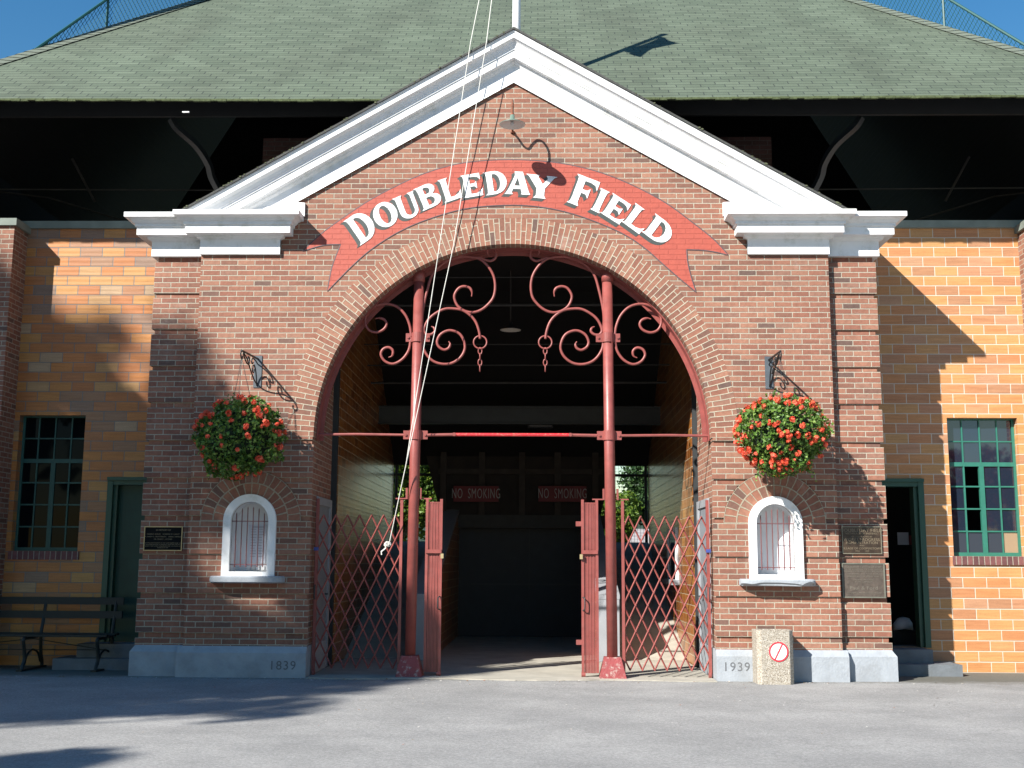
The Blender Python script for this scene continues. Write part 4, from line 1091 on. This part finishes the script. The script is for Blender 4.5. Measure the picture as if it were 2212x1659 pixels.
mb = MB(); mb.lathe(c, [(.03,.12),(.04,.06),(.10,.03),(.17,-.01),(.17,-.015)], 28); mb.build('shade', M_darks, PL, True)
mb = MB(); mb.lathe(c, [(.169,-.016),(.08,.01),(0,.02)], 28); mb.build('shade_lining', plain('lamp_inner_white', (.8,.78,.7), .5), PL, True)
MB().tube([c+Vector((0,0,.1)), c+Vector((0,0,.9))], .010, 8).build('stem', M_darks, PL)
a, b = at(1140,908,Y=6.4), at(1195,924,Y=6.4)
CL = empty('box_light', ((a.x+b.x)/2,6.4,a.z), 'unlit rectangular light fitting under the passage ceiling', 'ceiling light')
MB().box(a.x, b.x, 6.38, 6.6, b.z, a.z).build('housing', M_darks, CL)
MB().box(a.x+.03, b.x-.03, 6.37, 6.379, b.z+.02, a.z-.02).build('lens', plain('lens_gray', (.22,.22,.2), .3), CL)
MB().tube([((a.x+b.x)/2,6.5,a.z),((a.x+b.x)/2,6.5,4.2)], .012, 6).build('stem', M_darks, CL)

# ================================================================== hanging baskets
def leaf_cloud(mb, centers, size, outward=None, aspect=.8):
    n = len(centers)
    d = rng.normal(size=(n,3)); d /= np.linalg.norm(d, axis=1)[:,None]
    if outward is not None: d = d*.75 + outward; d /= np.linalg.norm(d, axis=1)[:,None]
    t = rng.normal(size=(n,3)); t -= (t*d).sum(1)[:,None]*d; t /= np.linalg.norm(t, axis=1)[:,None]
    b = np.cross(d, t); s_ = size*rng.uniform(.65,1.3,n)[:,None]
    fold = .25
    for i in range(n):
        c = centers[i]; T = t[i]*s_[i]; B = b[i]*s_[i]*aspect; N_ = d[i]*s_[i]*fold
        k = len(mb.v)
        mb.v += [tuple(c-T), tuple(c-B*.9+N_), tuple(c+T), tuple(c+B*.9+N_)]
        mb.f += [(k,k+1,k+2),(k,k+2,k+3)]; mb.uv += [None,None]
fl_meshes = []
def flower_mesh(seed):
    r = np.random.default_rng(seed); mb = MB()
    for k in range(20):
        v = r.normal(size=3); v /= np.linalg.norm(v); v[2] = v[2]*.8
        c = v*.040*r.uniform(.5,1.1)
        n = v/np.linalg.norm(v); t = np.cross(n,[.3,.2,.9]); t /= np.linalg.norm(t); b = np.cross(n,t)
        q = .021*r.uniform(.8,1.3)
        for j in range(5):
            a = 2*pi*j/5; a2 = a+1.0; i0 = len(mb.v)
            mb.v += [tuple(c), tuple(c+(t*cos(a)+b*sin(a))*q+n*.003), tuple(c+(t*cos(a2)+b*sin(a2))*q+n*.003)]
            mb.f.append((i0,i0+1,i0+2)); mb.uv.append(None)
    me = bpy.data.meshes.new('flower_head'); me.from_pydata(mb.v, [], mb.f); me.materials.append(M_petal)
    return me
for i in range(6): fl_meshes.append(flower_mesh(50+i))
for s in (-1, 1):
    c = at(519,942,Y=-.52) if s < 0 else at(1688,938,Y=-.50)
    who = 'left' if s < 0 else 'right'
    HB = empty('flower_basket', c, ('round hanging basket of red geraniums half in tree shade above the left ticket window' if s < 0 else 'sunlit round hanging basket packed with red geraniums above the right ticket window'), 'flower basket', 'hanging geranium baskets')
    mb = MB(); mb.lathe(c+Vector((0,0,-.05)), [(0,-.20),(.12,-.18),(.20,-.08),(.24,.02),(.20,.02),(.0,0)], 20); mb.build('pot', plain('basket_liner', (.05,.035,.02), .9, .3), HB)
    # lumpy foliage ball
    N = 5200; dirs = rng.normal(size=(N,3)); dirs /= np.linalg.norm(dirs, axis=1)[:,None]
    ph = rng.uniform(0,6,6)
    lump = 1+.10*np.sin(4*dirs[:,0]+ph[0])*np.sin(3*dirs[:,2]+ph[1])+.08*np.sin(9*dirs[:,1]+7*dirs[:,0]+ph[2])+.05*np.sin(11*dirs[:,2]+6*dirs[:,0]+ph[3])
    rad = (1-rng.exponential(.09, N)).clip(.25,1.05)*lump
    ax = np.array([.50,.45,.46])
    bd = rng.normal(size=(13,3)); bd /= np.linalg.norm(bd,axis=1)[:,None]; ba = rng.uniform(-.10,.20,13)
    def bump_r(d): return 1+(ba*np.exp(-(1-d@bd.T)/.07)).sum(-1)
    lump = lump*bump_r(dirs); rad = rad*bump_r(dirs)
    P = np.array(c) + dirs*ax*rad[:,None] - np.array([0,0,.02])
    mask = (P[:,1] < -.02)
    P, dirs_ = P[mask], dirs[mask]
    mb = MB(); leaf_cloud(mb, P, .025, dirs_*.5)
    # trailing stems under the ball
    for k in range(16):
        a = rng.uniform(0,2*pi); q0 = np.array(c)+np.array([.30*cos(a), -.05-.25*abs(sin(a)), -.30]); ln = rng.uniform(.10,.26)
        pts = np.array([q0+np.array([.05*t*cos(a), -.02*t, -ln*t]) for t in np.linspace(0,1,11)])+rng.normal(size=(11,3))*.012
        leaf_cloud(mb, pts, .021)
    # stray sprigs
    for k in range(60):
        v = rng.normal(size=3); v /= np.linalg.norm(v); v[1] = -abs(v[1])*.6; 
        if v[2] < -.5: continue
        base = np.array(c)+v*ax; tip = base + v*rng.uniform(.04,.10)+np.array([0,0,.02])
        pts = np.array([base+(tip-base)*t for t in np.linspace(0,1,6)]) + rng.normal(size=(6,3))*.014
        leaf_cloud(mb, pts, .020)
    mb.build('foliage', M_ger, HB)
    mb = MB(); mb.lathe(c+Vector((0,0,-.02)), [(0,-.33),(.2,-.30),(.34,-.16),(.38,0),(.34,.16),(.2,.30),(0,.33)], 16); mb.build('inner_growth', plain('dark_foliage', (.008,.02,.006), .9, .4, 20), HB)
    # flower heads
    nf = 99 if s > 0 else 62; cnt = 0; tries = 0; placed = []
    while cnt < nf and tries < 6000:
        tries += 1
        v = rng.normal(size=3); v /= np.linalg.norm(v)
        if v[1] > .25: continue
        p = v*ax*1.05*float(bump_r(v[None])[0])
        if any(np.linalg.norm(p-q_) < .05 for q_ in placed): continue
        if c.y+p[1] > -.05: continue
        placed.append(p); cnt += 1
        o = bpy.data.objects.new('flower_head', fl_meshes[cnt % 6]); COL.objects.link(o); o.parent = HB
        o.location = Vector(p); o.rotation_euler = rng.uniform(0,6,3); sc = rng.uniform(.6,1.1); o.scale = (sc,sc,sc*.9)
    # iron bracket
    px = -3.235 if s < 0 else 3.235
    BR = empty('basket_bracket', (px,0,3.67), 'black scrolled iron bracket holding the %s flower basket' % who, 'bracket', 'basket brackets')
    tipx = -3.30 if s < 0 else 3.262; sk = (-.025*s)
    pc = plain('bracket_plate_paint', (.09,.105,.12), .45, .2)
    mb = MB(); mb.box(px-.05, px+.05, -.012, -.001, 3.62, 4.03); mb.tube([(px,-.02,3.98),(px,-.011,3.98)], .012, 6); mb.tube([(px,-.02,3.67),(px,-.011,3.67)], .012, 6)
    mb.build('wall_plate', pc, BR)
    L = .60; X = lambda y: px+(tipx-px)*(-y/L)
    MB().tube([(px,-.01,3.985),(X(-L),-L,3.99)], .013, 6).build('arm', M_black, BR)
    for nm, pts in (('scroll', [(.02,3.66),(.12,3.70),(.26,3.80),(.40,3.92),(.52,3.975)]),
                    ('scroll', [(.02,3.64),(.06,3.78),(.13,3.88),(.19,3.86),(.19,3.80),(.15,3.79),(.14,3.83)]),
                    ('scroll', [(.54,3.97),(.46,3.90),(.38,3.86),(.32,3.88),(.32,3.94),(.36,3.955),(.38,3.92)]),
                    ('scroll', [(.58,3.985),(.62,3.96),(.60,3.90),(.555,3.90),(.56,3.93)]),
                    ('scroll', [(.02,3.92),(.10,3.95),(.20,3.96),(.24,3.92),(.21,3.89),(.18,3.915)])):
        MB().tube(smooth_path([(X(-a), -a, z) for a, z in pts], 5), .009, 6).build(nm, M_black, BR, True)
    # chains from tip to basket rim
    tip = Vector((X(-.58), -.58, 3.90))
    for k in range(3):
        a = 2*pi*k/3+.5; e = c+Vector((.24*cos(a), .2*sin(a), -.02))
        pts = [tip+(e-tip)*t for t in np.linspace(0,1,36)]
        mb = MB()
        for i in range(0,35):
            th = (i % 2)*pi/2; off = Vector((.006*cos(th),.006*sin(th),0))
            mb.tube([pts[i]+off, pts[i+1]+off], .0022, 3); mb.tube([pts[i]-off, pts[i+1]-off], .0022, 3)
        mb.build('hanging_chain', M_darks, HB)

# ================================================================== pebble bin with sign
BN_ = empty('pebble_bin', (3.14,-.62,GZ), 'square pebble concrete ash bin with a round no smoking disc', 'bin')
x0, x1, y0, y1, z1 = 2.925, 3.355, -.38-.0, .0, .665
y0, y1 = -.40, -.06
mb = MB(); ch = .05; 
pl_ = [(x0+ch,y0),(x1-ch,y0),(x1,y0+ch),(x1,y1),(x0,y1),(x0,y0+ch)]
for i in range(6):
    a, b = pl_[i], pl_[(i+1)%6]; mb.face([(a[0],a[1],GZ-.01),(b[0],b[1],GZ-.01),(b[0],b[1],z1),(a[0],a[1],z1)])
ic = [(x0+.07+ch*.5,y0+.06),(x1-.07-ch*.5,y0+.06),(x1-.06,y0+.06+ch*.5),(x1-.06,y1-.05),(x0+.06,y1-.05),(x0+.06,y0+.06+ch*.5)]
for i in range(6):
    a, b, a2, b2 = pl_[i], pl_[(i+1)%6], ic[i], ic[(i+1)%6]
    mb.face([(a[0],a[1],z1),(b[0],b[1],z1),(b2[0],b2[1],z1),(a2[0],a2[1],z1)]); mb.face([(a2[0],a2[1],z1),(b2[0],b2[1],z1),(b2[0],b2[1],z1-.06),(a2[0],a2[1],z1-.06)])
mb.face([(p[0],p[1],z1-.06) for p in ic])
mb.build('body', M_agg, BN_)
sc_ = at(1682,1408,Y=y0-.004); r_ = .115
def disc(rad, y, nm, mat, par): return fill([arc(sc_.x, sc_.z, rad, 0, 2*pi, 40)[:-1]], y-.0015, y+.0015, nm, mat, par)
SG = disc(r_, y0-.003, 'sign_disc', M_white, BN_)
fill([arc(sc_.x,sc_.z,r_,0,2*pi,40)[:-1], arc(sc_.x,sc_.z,r_-.018,0,2*pi,40)[:-1]], y0-.0075, y0-.0048, 'red_ring', plain('ring_red', (.60,.03,.05), .5), SG)
dx, dz = .045, .088; t_ = .007
fill([[(sc_.x-dx-t_,sc_.z-dz+.003),(sc_.x-dx+t_,sc_.z-dz-.003),(sc_.x+dx+t_,sc_.z+dz-.003),(sc_.x+dx-t_,sc_.z+dz+.003)]], y0-.0078, y0-.0048, 'red_slash', bpy.data.materials['ring_red'], SG)
fill([[(sc_.x-.07,sc_.z-.006),(sc_.x+.07,sc_.z-.006),(sc_.x+.07,sc_.z+.006),(sc_.x-.07,sc_.z+.006)]], y0-.0062, y0-.0046, 'cigarette', plain('cig_gray', (.45,.45,.5), .5), SG)

# ================================================================== grit and fallen leaves
mb = MB(); gr = np.random.default_rng(5)
for i in range(420):
    x = gr.uniform(-7,7.5); y = -abs(gr.normal(0,2.6))-.08; q_ = gr.uniform(.004,.015); a = gr.uniform(0,6)
    mb.face([(x+q_*cos(a+k*2.1), y+q_*sin(a+k*2.1), GZ+.006+.006*(k==1)) for k in range(3)])
for i in range(160):
    x = gr.uniform(-7,7.5); y = -.12-abs(gr.normal(0,.12)); q_ = gr.uniform(.006,.02); a = gr.uniform(0,6)
    mb.face([(x+q_*cos(a+k*1.6), y+q_*sin(a+k*1.6), GZ+.006+.008*(k==1)) for k in range(4)])
tag(mb.build('leaf_litter', leaf_mat('litter', [(0, (.30,.27,.22)), (.5, (.55,.53,.50)), (.8, (.20,.13,.06)), (1, (.40,.08,.05))], .9, .0)), 'scattered grit and bits of leaf on the asphalt', 'litter', kind='stuff')

# ================================================================== bench
BE = empty('park_bench', (-6.2,.9,GZ), 'long dark slatted bench with iron legs by the left wall', 'bench')
bx0, bx1 = -7.75, -5.20
yf, yr = .62, 1.12
for (z0, z1, y) in ((.86,.955,1.16),(.68,.775,1.12)):
    MB().box(bx0, bx1, y, y+.03, z0, z1).build('back_slat', M_bench, BE)
for k in range(5):
    y = .60+k*.095; MB().box(bx0, bx1, y, y+.08, .455+ .008*abs(k-2), .48+.008*abs(k-2)).build('seat_slat', M_bench, BE)
for x in (-7.55,-6.25,-5.30):
    mb = MB()
    mb.tube(smooth_path([(x,1.19,.95),(x,1.13,.68),(x,1.08,.47),(x,1.11,.25),(x,1.16,.12),(x,1.17,.06)],4), [.022]*21, 6)
    mb.tube(smooth_path([(x,.60,.46),(x,.555,.42),(x,.60,.30),(x,.62,.18),(x,.575,.10),(x,.56,.06)],4), [.022]*21, 6)
    mb.tube([(x,.58,.44),(x,1.09,.46)], .018, 6)
    mb.tube(smooth_path([(x,.63,.12),(x,.70,.24),(x,.85,.29),(x,1.02,.24),(x,1.11,.12)],4), .014, 6)
    mb.box(x-.035, x+.035, .48, 1.24, GZ, GZ+.022)
    mb.build('leg_frame', M_bench, BE)
mb = MB(); mb.tube([(-7.55,.85,.29),(-6.9,.85,.36),(-6.25,.85,.43),(-5.30,.85,.29)], .007, 5); mb.tube([(-7.55,.85,.29),(-5.30,.85,.29)], .006, 5)
mb.build('brace_rod', M_bench, BE)

# ================================================================== things in the open doorway
BK = empty('yellow_bucket', (4.86,1.9,.36), 'yellow bucket standing just inside the open right doorway', 'bucket')
MB().lathe((4.86,1.95,.36), [(.0,.0),(.12,0),(.15,.42),(.155,.44),(.145,.44),(.12,.02)], 20).build('body', M_yellow, BK, True)
MB().tube(smooth_path([(4.71,1.95,.78),(4.74,1.83,.66),(4.86,1.79,.62),(4.98,1.83,.66),(5.01,1.95,.78)],4), .005, 5).build('handle', M_darks, BK)
a, b = at(1938,1150,Y=2.6), at(1972,1177,Y=2.6)
PN = empty('pinned_notice', ((a.x+b.x)/2,2.6,b.z), 'white sheet pinned on the dark wall inside the doorway', 'notice')
MB().box(a.x, b.x-.06, 2.59, 2.6, b.z, a.z).build('sheet', M_paper, PN)
MB().box(b.x-.055, b.x, 2.58, 2.6, b.z, a.z-.04).build('red_card', M_sign, PN)
a = at(1946,1362,Y=2.3); c = at(1952,1348,Y=2.3)
mb = MB(); mb.lathe((c.x,2.3,c.z-.02), [(.0,.10),(.08,.09),(.13,.03),(.14,-.06),(0,-.07)], 16)
for i, v in enumerate(mb.v): mb.v[i] = (v[0]+.015*sin(9*v[2]), v[1], v[2]+.02*sin(14*v[0]))
tag(mb.build('cloth_bundle', M_white2, None, True), 'crumpled white cloth bundle inside the open doorway', 'bundle')
a = c
MB().box(a.x-.2,a.x+.2,2.15,2.5,.36,c.z-.09).build('storage_box', M_dark)
tag(bpy.data.objects['storage_box'], 'dark storage box under the white bundle in the doorway', 'box')

# ================================================================== chain-link fences on the roof
def hip_plane_pt(px, py, s):
    # sight line met with the vertical plane standing over the hip: x = s*hipx(y)
    d = fw*F + rt*(px-IW/2) - up*(py-IH/2)
    a_ = 7.45+.585*1.35
    t = (s*(a_-.585*CAM.y) - CAM.x)/(d.x + s*.585*d.y)
    return CAM + d*t
for s in (-1, 1):
    p0 = (68,113) if s < 0 else (2230,107); p1 = (229,0) if s < 0 else (2053,0); pp = (232,30) if s < 0 else (2038,20)
    A, B = hip_plane_pt(*p0, s), hip_plane_pt(*p1, s)
    D_ = (B-A); rail = lambda t: A + D_*t
    FN = empty('roof_fence', A, 'green chain-link fence climbing the %s edge of the roof' % ('left' if s < 0 else 'right'), 'fence', 'chain-link fences on the roof')
    dz_hip = -tan(PHI)*0
    def hz(y): return EZ + (y-EY)*tan(PHI)
    T = 2.6
    MB().tube([rail(0), rail(T)], .022, 6).build('top_rail', M_fence, FN)
    Q = hip_plane_pt(*pp, s); 
    for yq in (Q.y, Q.y+2.2) + ((hip_plane_pt(101,100,s).y,) if s < 0 else ()):
        t = (yq-A.y)/D_.y; z_t = rail(t).z; MB().tube([(s*hipx(yq), yq, hz(yq)), (s*hipx(yq), yq, z_t)], .02, 6).build('fence_post', M_fence, FN)
    mb = MB(); yl = A.y; yh = A.y+D_.y*T; zr = D_.z/D_.y
    step = .062
    # slanted wires, both ways, cut by hip below and rail above
    for sl, dd in ((2.2, .002), (-1.3, -.002)):
        yy = yl-4
        while yy < yh+4:
            # wire: z = hz(yy) + sl*(y-yy); clip between hip and rail
            pts = []
            k1 = tan(PHI); ztop0 = A.z - zr*A.y
            if abs(sl-k1) < 1e-6: yy += step; continue
            ya = yy; yb3 = (hz(yy) - sl*yy - ztop0)/(zr-sl)
            y_a, y_b = ya, yb3
            if min(y_a,y_b) < yl-.01 or max(y_a,y_b) > yh:
                y_a = min(max(y_a, yl), yh); y_b = min(max(y_b, yl), yh)
            if abs(y_b-y_a) > .01 and ya >= yl:
                za = hz(yy)+sl*(y_a-yy); zb4 = hz(yy)+sl*(y_b-yy)
                mb.tube([(s*hipx(y_a)+dd, y_a, za), (s*hipx(y_b)+dd, y_b, zb4)], .0045, 3, caps=False)
            yy += step
    mb.build('wire_mesh', M_fence, FN)

# ================================================================== beyond the passage
for s in (-1, 1):
    x0, x1 = sorted((s*1.52, s*2.5))
    NT = empty('safety_net', (s*2.0,8.5,2), 'square wire net across the %s rear opening of the passage' % ('left' if s < 0 else 'right'), 'net', 'nets at the rear openings')
    mb = MB()
    for i in range(int((x1-x0)/.06)): mb.tube([(x0+i*.06,8.55,1.8),(x0+i*.06,8.55,3.4)], .003, 3, caps=False)
    for i in range(27): mb.tube([(x0,8.553,1.8+i*.06),(x1,8.553,1.8+i*.06)], .003, 3, caps=False)
    mb.build('wires', M_net, NT)
    zz = at(1100,1026,Y=8.5).z
    MB().tube([(x0-.1,8.5,zz),(x1+.1,8.5,zz)], .028, 8).build('rail', M_net, NT)
    MB().tube([(s*2.47,8.5,1.8),(s*2.47,8.5,3.4)], .03, 8).build('post', M_net, NT)
def tree(name, base, trunk_h, blobs, leaf, nleaf, mat, label, group=None, seed=1, trad=.25):
    r = np.random.default_rng(seed)
    T_ = empty(name, base, label, 'tree', group)
    mb = MB(); base = Vector(base)
    top = Vector((blobs[0][0], blobs[0][1], blobs[0][2]))
    mb.tube(smooth_path([base, base+Vector((.1,.1,trunk_h*.5)), base+Vector((0,0,trunk_h)), top],4), list(np.linspace(trad, trad*.35, 13)), 8)
    for bl_ in blobs[1:]:
        e = Vector(bl_[:3]); st = base+Vector((0,0,trunk_h*.85)); mid = st+(e-st)*.5+Vector((0,0,.3))
        mb.tube(smooth_path([st, mid, e],4), list(np.linspace(trad*.5, trad*.12, 9)), 6)
    mb.build('trunk', M_bark, T_)
    vol = np.array([b[3]*b[4]*b[5] for b in blobs]); vol = vol/vol.sum()
    mb = MB()
    for bl_, f_ in zip(blobs, vol):
        n_ = int(nleaf*f_); d = r.normal(size=(n_,3)); d /= np.linalg.norm(d,axis=1)[:,None]
        ph = r.uniform(0,6,4)
        lump = 1+.16*np.sin(4*d[:,0]+ph[0])*np.sin(4*d[:,2]+ph[1])+.12*np.sin(8*d[:,1]+6*d[:,2]+ph[2])
        rad = (r.uniform(0,1,n_)**(1/2.4))*lump
        P = np.array(bl_[:3])+d*np.array(bl_[3:6])*rad[:,None]
        leaf_cloud(mb, P, leaf, d*.4)
    mb.build('crown', mat, T_)
    return T_
def blobs(c, R_, n, seed, r_=.5):
    r = np.random.default_rng(seed); out = [(*c, R_[0]*.62, R_[1]*.62, R_[2]*.62)]
    for i in range(n):
        d = r.normal(size=3); d /= np.linalg.norm(d); q = np.array(c)+d*np.array(R_)*.62; k = r.uniform(.32,.5)
        out.append((*q, R_[0]*k, R_[1]*k, R_[2]*k))
    return out
tree('leafy_tree', (-5.0,30,0), 2.5, blobs((-5.2,30,5.2),(3.6,3,3.4),20,11), .085, 60000, M_leafB, 'bright yellow-green tree seen through the left rear opening', 'trees beyond the field', 5)
tree('maple_tree', (5.6,33,0), 2.2, blobs((5.9,33,4.6),(2.2,2.1,2.5),18,12), .085, 42000, M_leafC, 'dark green rounded tree seen through the right rear opening', 'trees beyond the field', 6)
tree('shrub_tree', (3.3,31,0), 1.2, blobs((3.2,31,2.9),(1.4,1.5,1.3),9,13), .08, 16000, M_leafB, 'lighter low tree left of the dark one in the right opening', 'trees beyond the field', 7)
H_ = MB(); pr = None
xs = np.linspace(-300,300,80)
for i in range(79):
    h0 = 13+3*sin(xs[i]*.03+1)+1.2*sin(xs[i]*.11); h1 = 13+3*sin(xs[i+1]*.03+1)+1.2*sin(xs[i+1]*.11)
    H_.face([(xs[i],230,0),(xs[i+1],230,0),(xs[i+1],330,h1),(xs[i],330,h0)])
    H_.face([(xs[i],330,h0),(xs[i+1],330,h1),(xs[i+1],430,0),(xs[i],430,0)])
tag(H_.build('hills', M_hill), kind='structure')
HO = empty('distant_house', (4.2,27,0), 'pale grey roofed shed low behind the right rear opening', 'house')
MB().box(3.6,5.3,27,29,0,2.0).build('wall', M_concd, HO)
MB().face([(3.5,26.8,1.95),(5.4,26.8,1.95),(4.9,28,2.7),(3.9,28,2.7)]).face([(3.9,28,2.7),(4.9,28,2.7),(5.4,29.2,1.95),(3.5,29.2,1.95)]).build('roof', M_yroof, HO)

# ================================================================== trees up-sun, behind the camera
def shade_tree(name, targets, base, label, n, leaf, seed, t0=14, t1=20):
    "crown made of foliage clumps; each clump stands up-sun of a spot (x,z) on the facade plane"
    r = np.random.default_rng(seed); k = Vector((.95,1,-.97))
    bl_ = []
    for (x, z, rad) in targets:
        t = r.uniform(t0, t1); bl_.append((x-.95*t, -t, z+.97*t, rad, rad*1.1, rad))
    T_ = empty(name, base, label, 'tree', 'shade trees across the lot')
    mb = MB(); base = Vector(base); cen = np.mean([b[:3] for b in bl_], axis=0); top = Vector(cen)
    mb.tube(smooth_path([base, base+(top-base)*.33+Vector((.3,0,0)), base+(top-base)*.7, top],4), list(np.linspace(.38,.12,13)), 10)
    st = base+(top-base)*.6
    for b in bl_:
        e = Vector(b[:3]); mb.tube(smooth_path([st, st+(e-st)*.5+Vector((0,0,.2)), e],3), list(np.linspace(.10,.02,7)), 5)
    mb.build('trunk', M_bark, T_)
    mb = MB(); area = np.array([b[3]**2 for b in bl_]); area = area/area.sum()
    for b, f_ in zip(bl_, area):
        n_ = int(n*f_); d = r.normal(size=(n_,3)); d /= np.linalg.norm(d,axis=1)[:,None]
        ph = r.uniform(0,6,3); lump = 1+.22*np.sin(5*d[:,0]+ph[0])*np.sin(5*d[:,2]+ph[1])
        P = np.array(b[:3])+d*np.array(b[3:6])*((r.uniform(0,1,n_)**.42)*lump)[:,None]
        leaf_cloud(mb, P, leaf, None)
    mb.build('crown', M_leafA, T_)
tg = []
r = np.random.default_rng(3)
def region(xr, zr, cond, n, rad):
    c_ = 0
    while c_ < n:
        x = r.uniform(*xr); z = r.uniform(*zr)
        if cond(x, z): tg.append((x, z, r.uniform(*rad))); c_ += 1
def bound(x):      # shade below this height on the facade plane
    return float(np.interp(x, [-9,-7.2,-5.0,-4.5,-4.1,-3.9,-3.4,-2.7,-2.4,-1.9,-1.5,-1.2,-.8,-.3,.3,1.3,1.4], [5.8,5.6,5.3,5.0,4.6,3.8,3.1,2.85,2.5,1.8,1.2,.5,-.5,-1.3,-2.2,-2.9,-9]))
def okc(x, z):
    if z > bound(x)-.32: return False
    if z < -3.4 and x > .2: return False
    for (hx, hz_, hr) in ((-3.38,1.42,.66),(-2.80,.92,.52)):
        if (x-hx)**2+(z-hz_)**2 < hr*hr: return False
    return True
region((-9,1.9), (-4.2,4.8), okc, 260, (.36,.55))
region((-4,3.2), (-6.7,-5.7), lambda x,z: True, 46, (.26,.38))
region((-9,-4), (-7,-5.2), lambda x,z: True, 24, (.4,.5))
shade_tree('street_tree', tg, (-17.5,-17.5,0), 'tall leafy tree across the lot shading the left of the gatehouse', 52000, .10, 21)
tg = []
def okn(x, z):
    if z > bound(x)-1.0: return False
    for (hx, hz_, hr) in ((-3.38,1.42,.95),(-2.80,.92,.80)):
        if (x-hx)**2+(z-hz_)**2 < hr*hr: return False
    return True
region((-10,-1.6), (-2.6,4.4), okn, 110, (.5,.75))
shade_tree('fill_block_tree', tg, (-13.5,-8.5,0), 'dense unseen tree added left of the lot to deepen the shade by the bench', 42000, .10, 23, 6, 10)  # unseen tree added to block sky fill on the lower left wall
tg = []
region((-9,-5.6), (5.0,6.9), lambda x,z: True, 14, (.22,.40))
region((-8.8,-4.9), (4.0,5.7), lambda x,z: True, 18, (.22,.40))
region((-9.2,-7.7), (3.6,6.4), lambda x,z: True, 16, (.3,.45))
shade_tree('thin_street_tree', tg, (-23.5,-19,0), 'sparser leafy tree across the lot dappling the left tile wall', 8000, .085, 22, 19, 24)
tree('crabapple_tree', (14.6,-19.5,0), 1.4, blobs((14.6,-19.5,3.2),(1.9,1.8,1.9),9,31), .09, 6000, M_leafR, 'red-leaved small tree across the lot mirrored in the right window', None, 9, .14)
for i, (x, y, h, rr) in enumerate(((-44,-34,9.5,9),(-31,-42,10,8.5),(-17,-44,9.5,8.5),(-3,-44,9.5,8),(34,-30,8,7))):  # unseen row added behind the camera to cut fill from the low sky
    tree('sky_block_tree', (x,y,0), 3, blobs((x,y,h),(rr,rr*.8,rr*.95),10,70+i), .7, 4200, M_leafC, ['unseen tree added at the lot edge, outermost on the left', 'largest unseen tree added at the lot edge', 'unseen tree added at the lot edge, third of the row', 'lowest unseen tree of the row added at the lot edge', 'unseen tree added apart on the right of the lot'][i], 'unseen trees added to cut sky fill', 80+i)
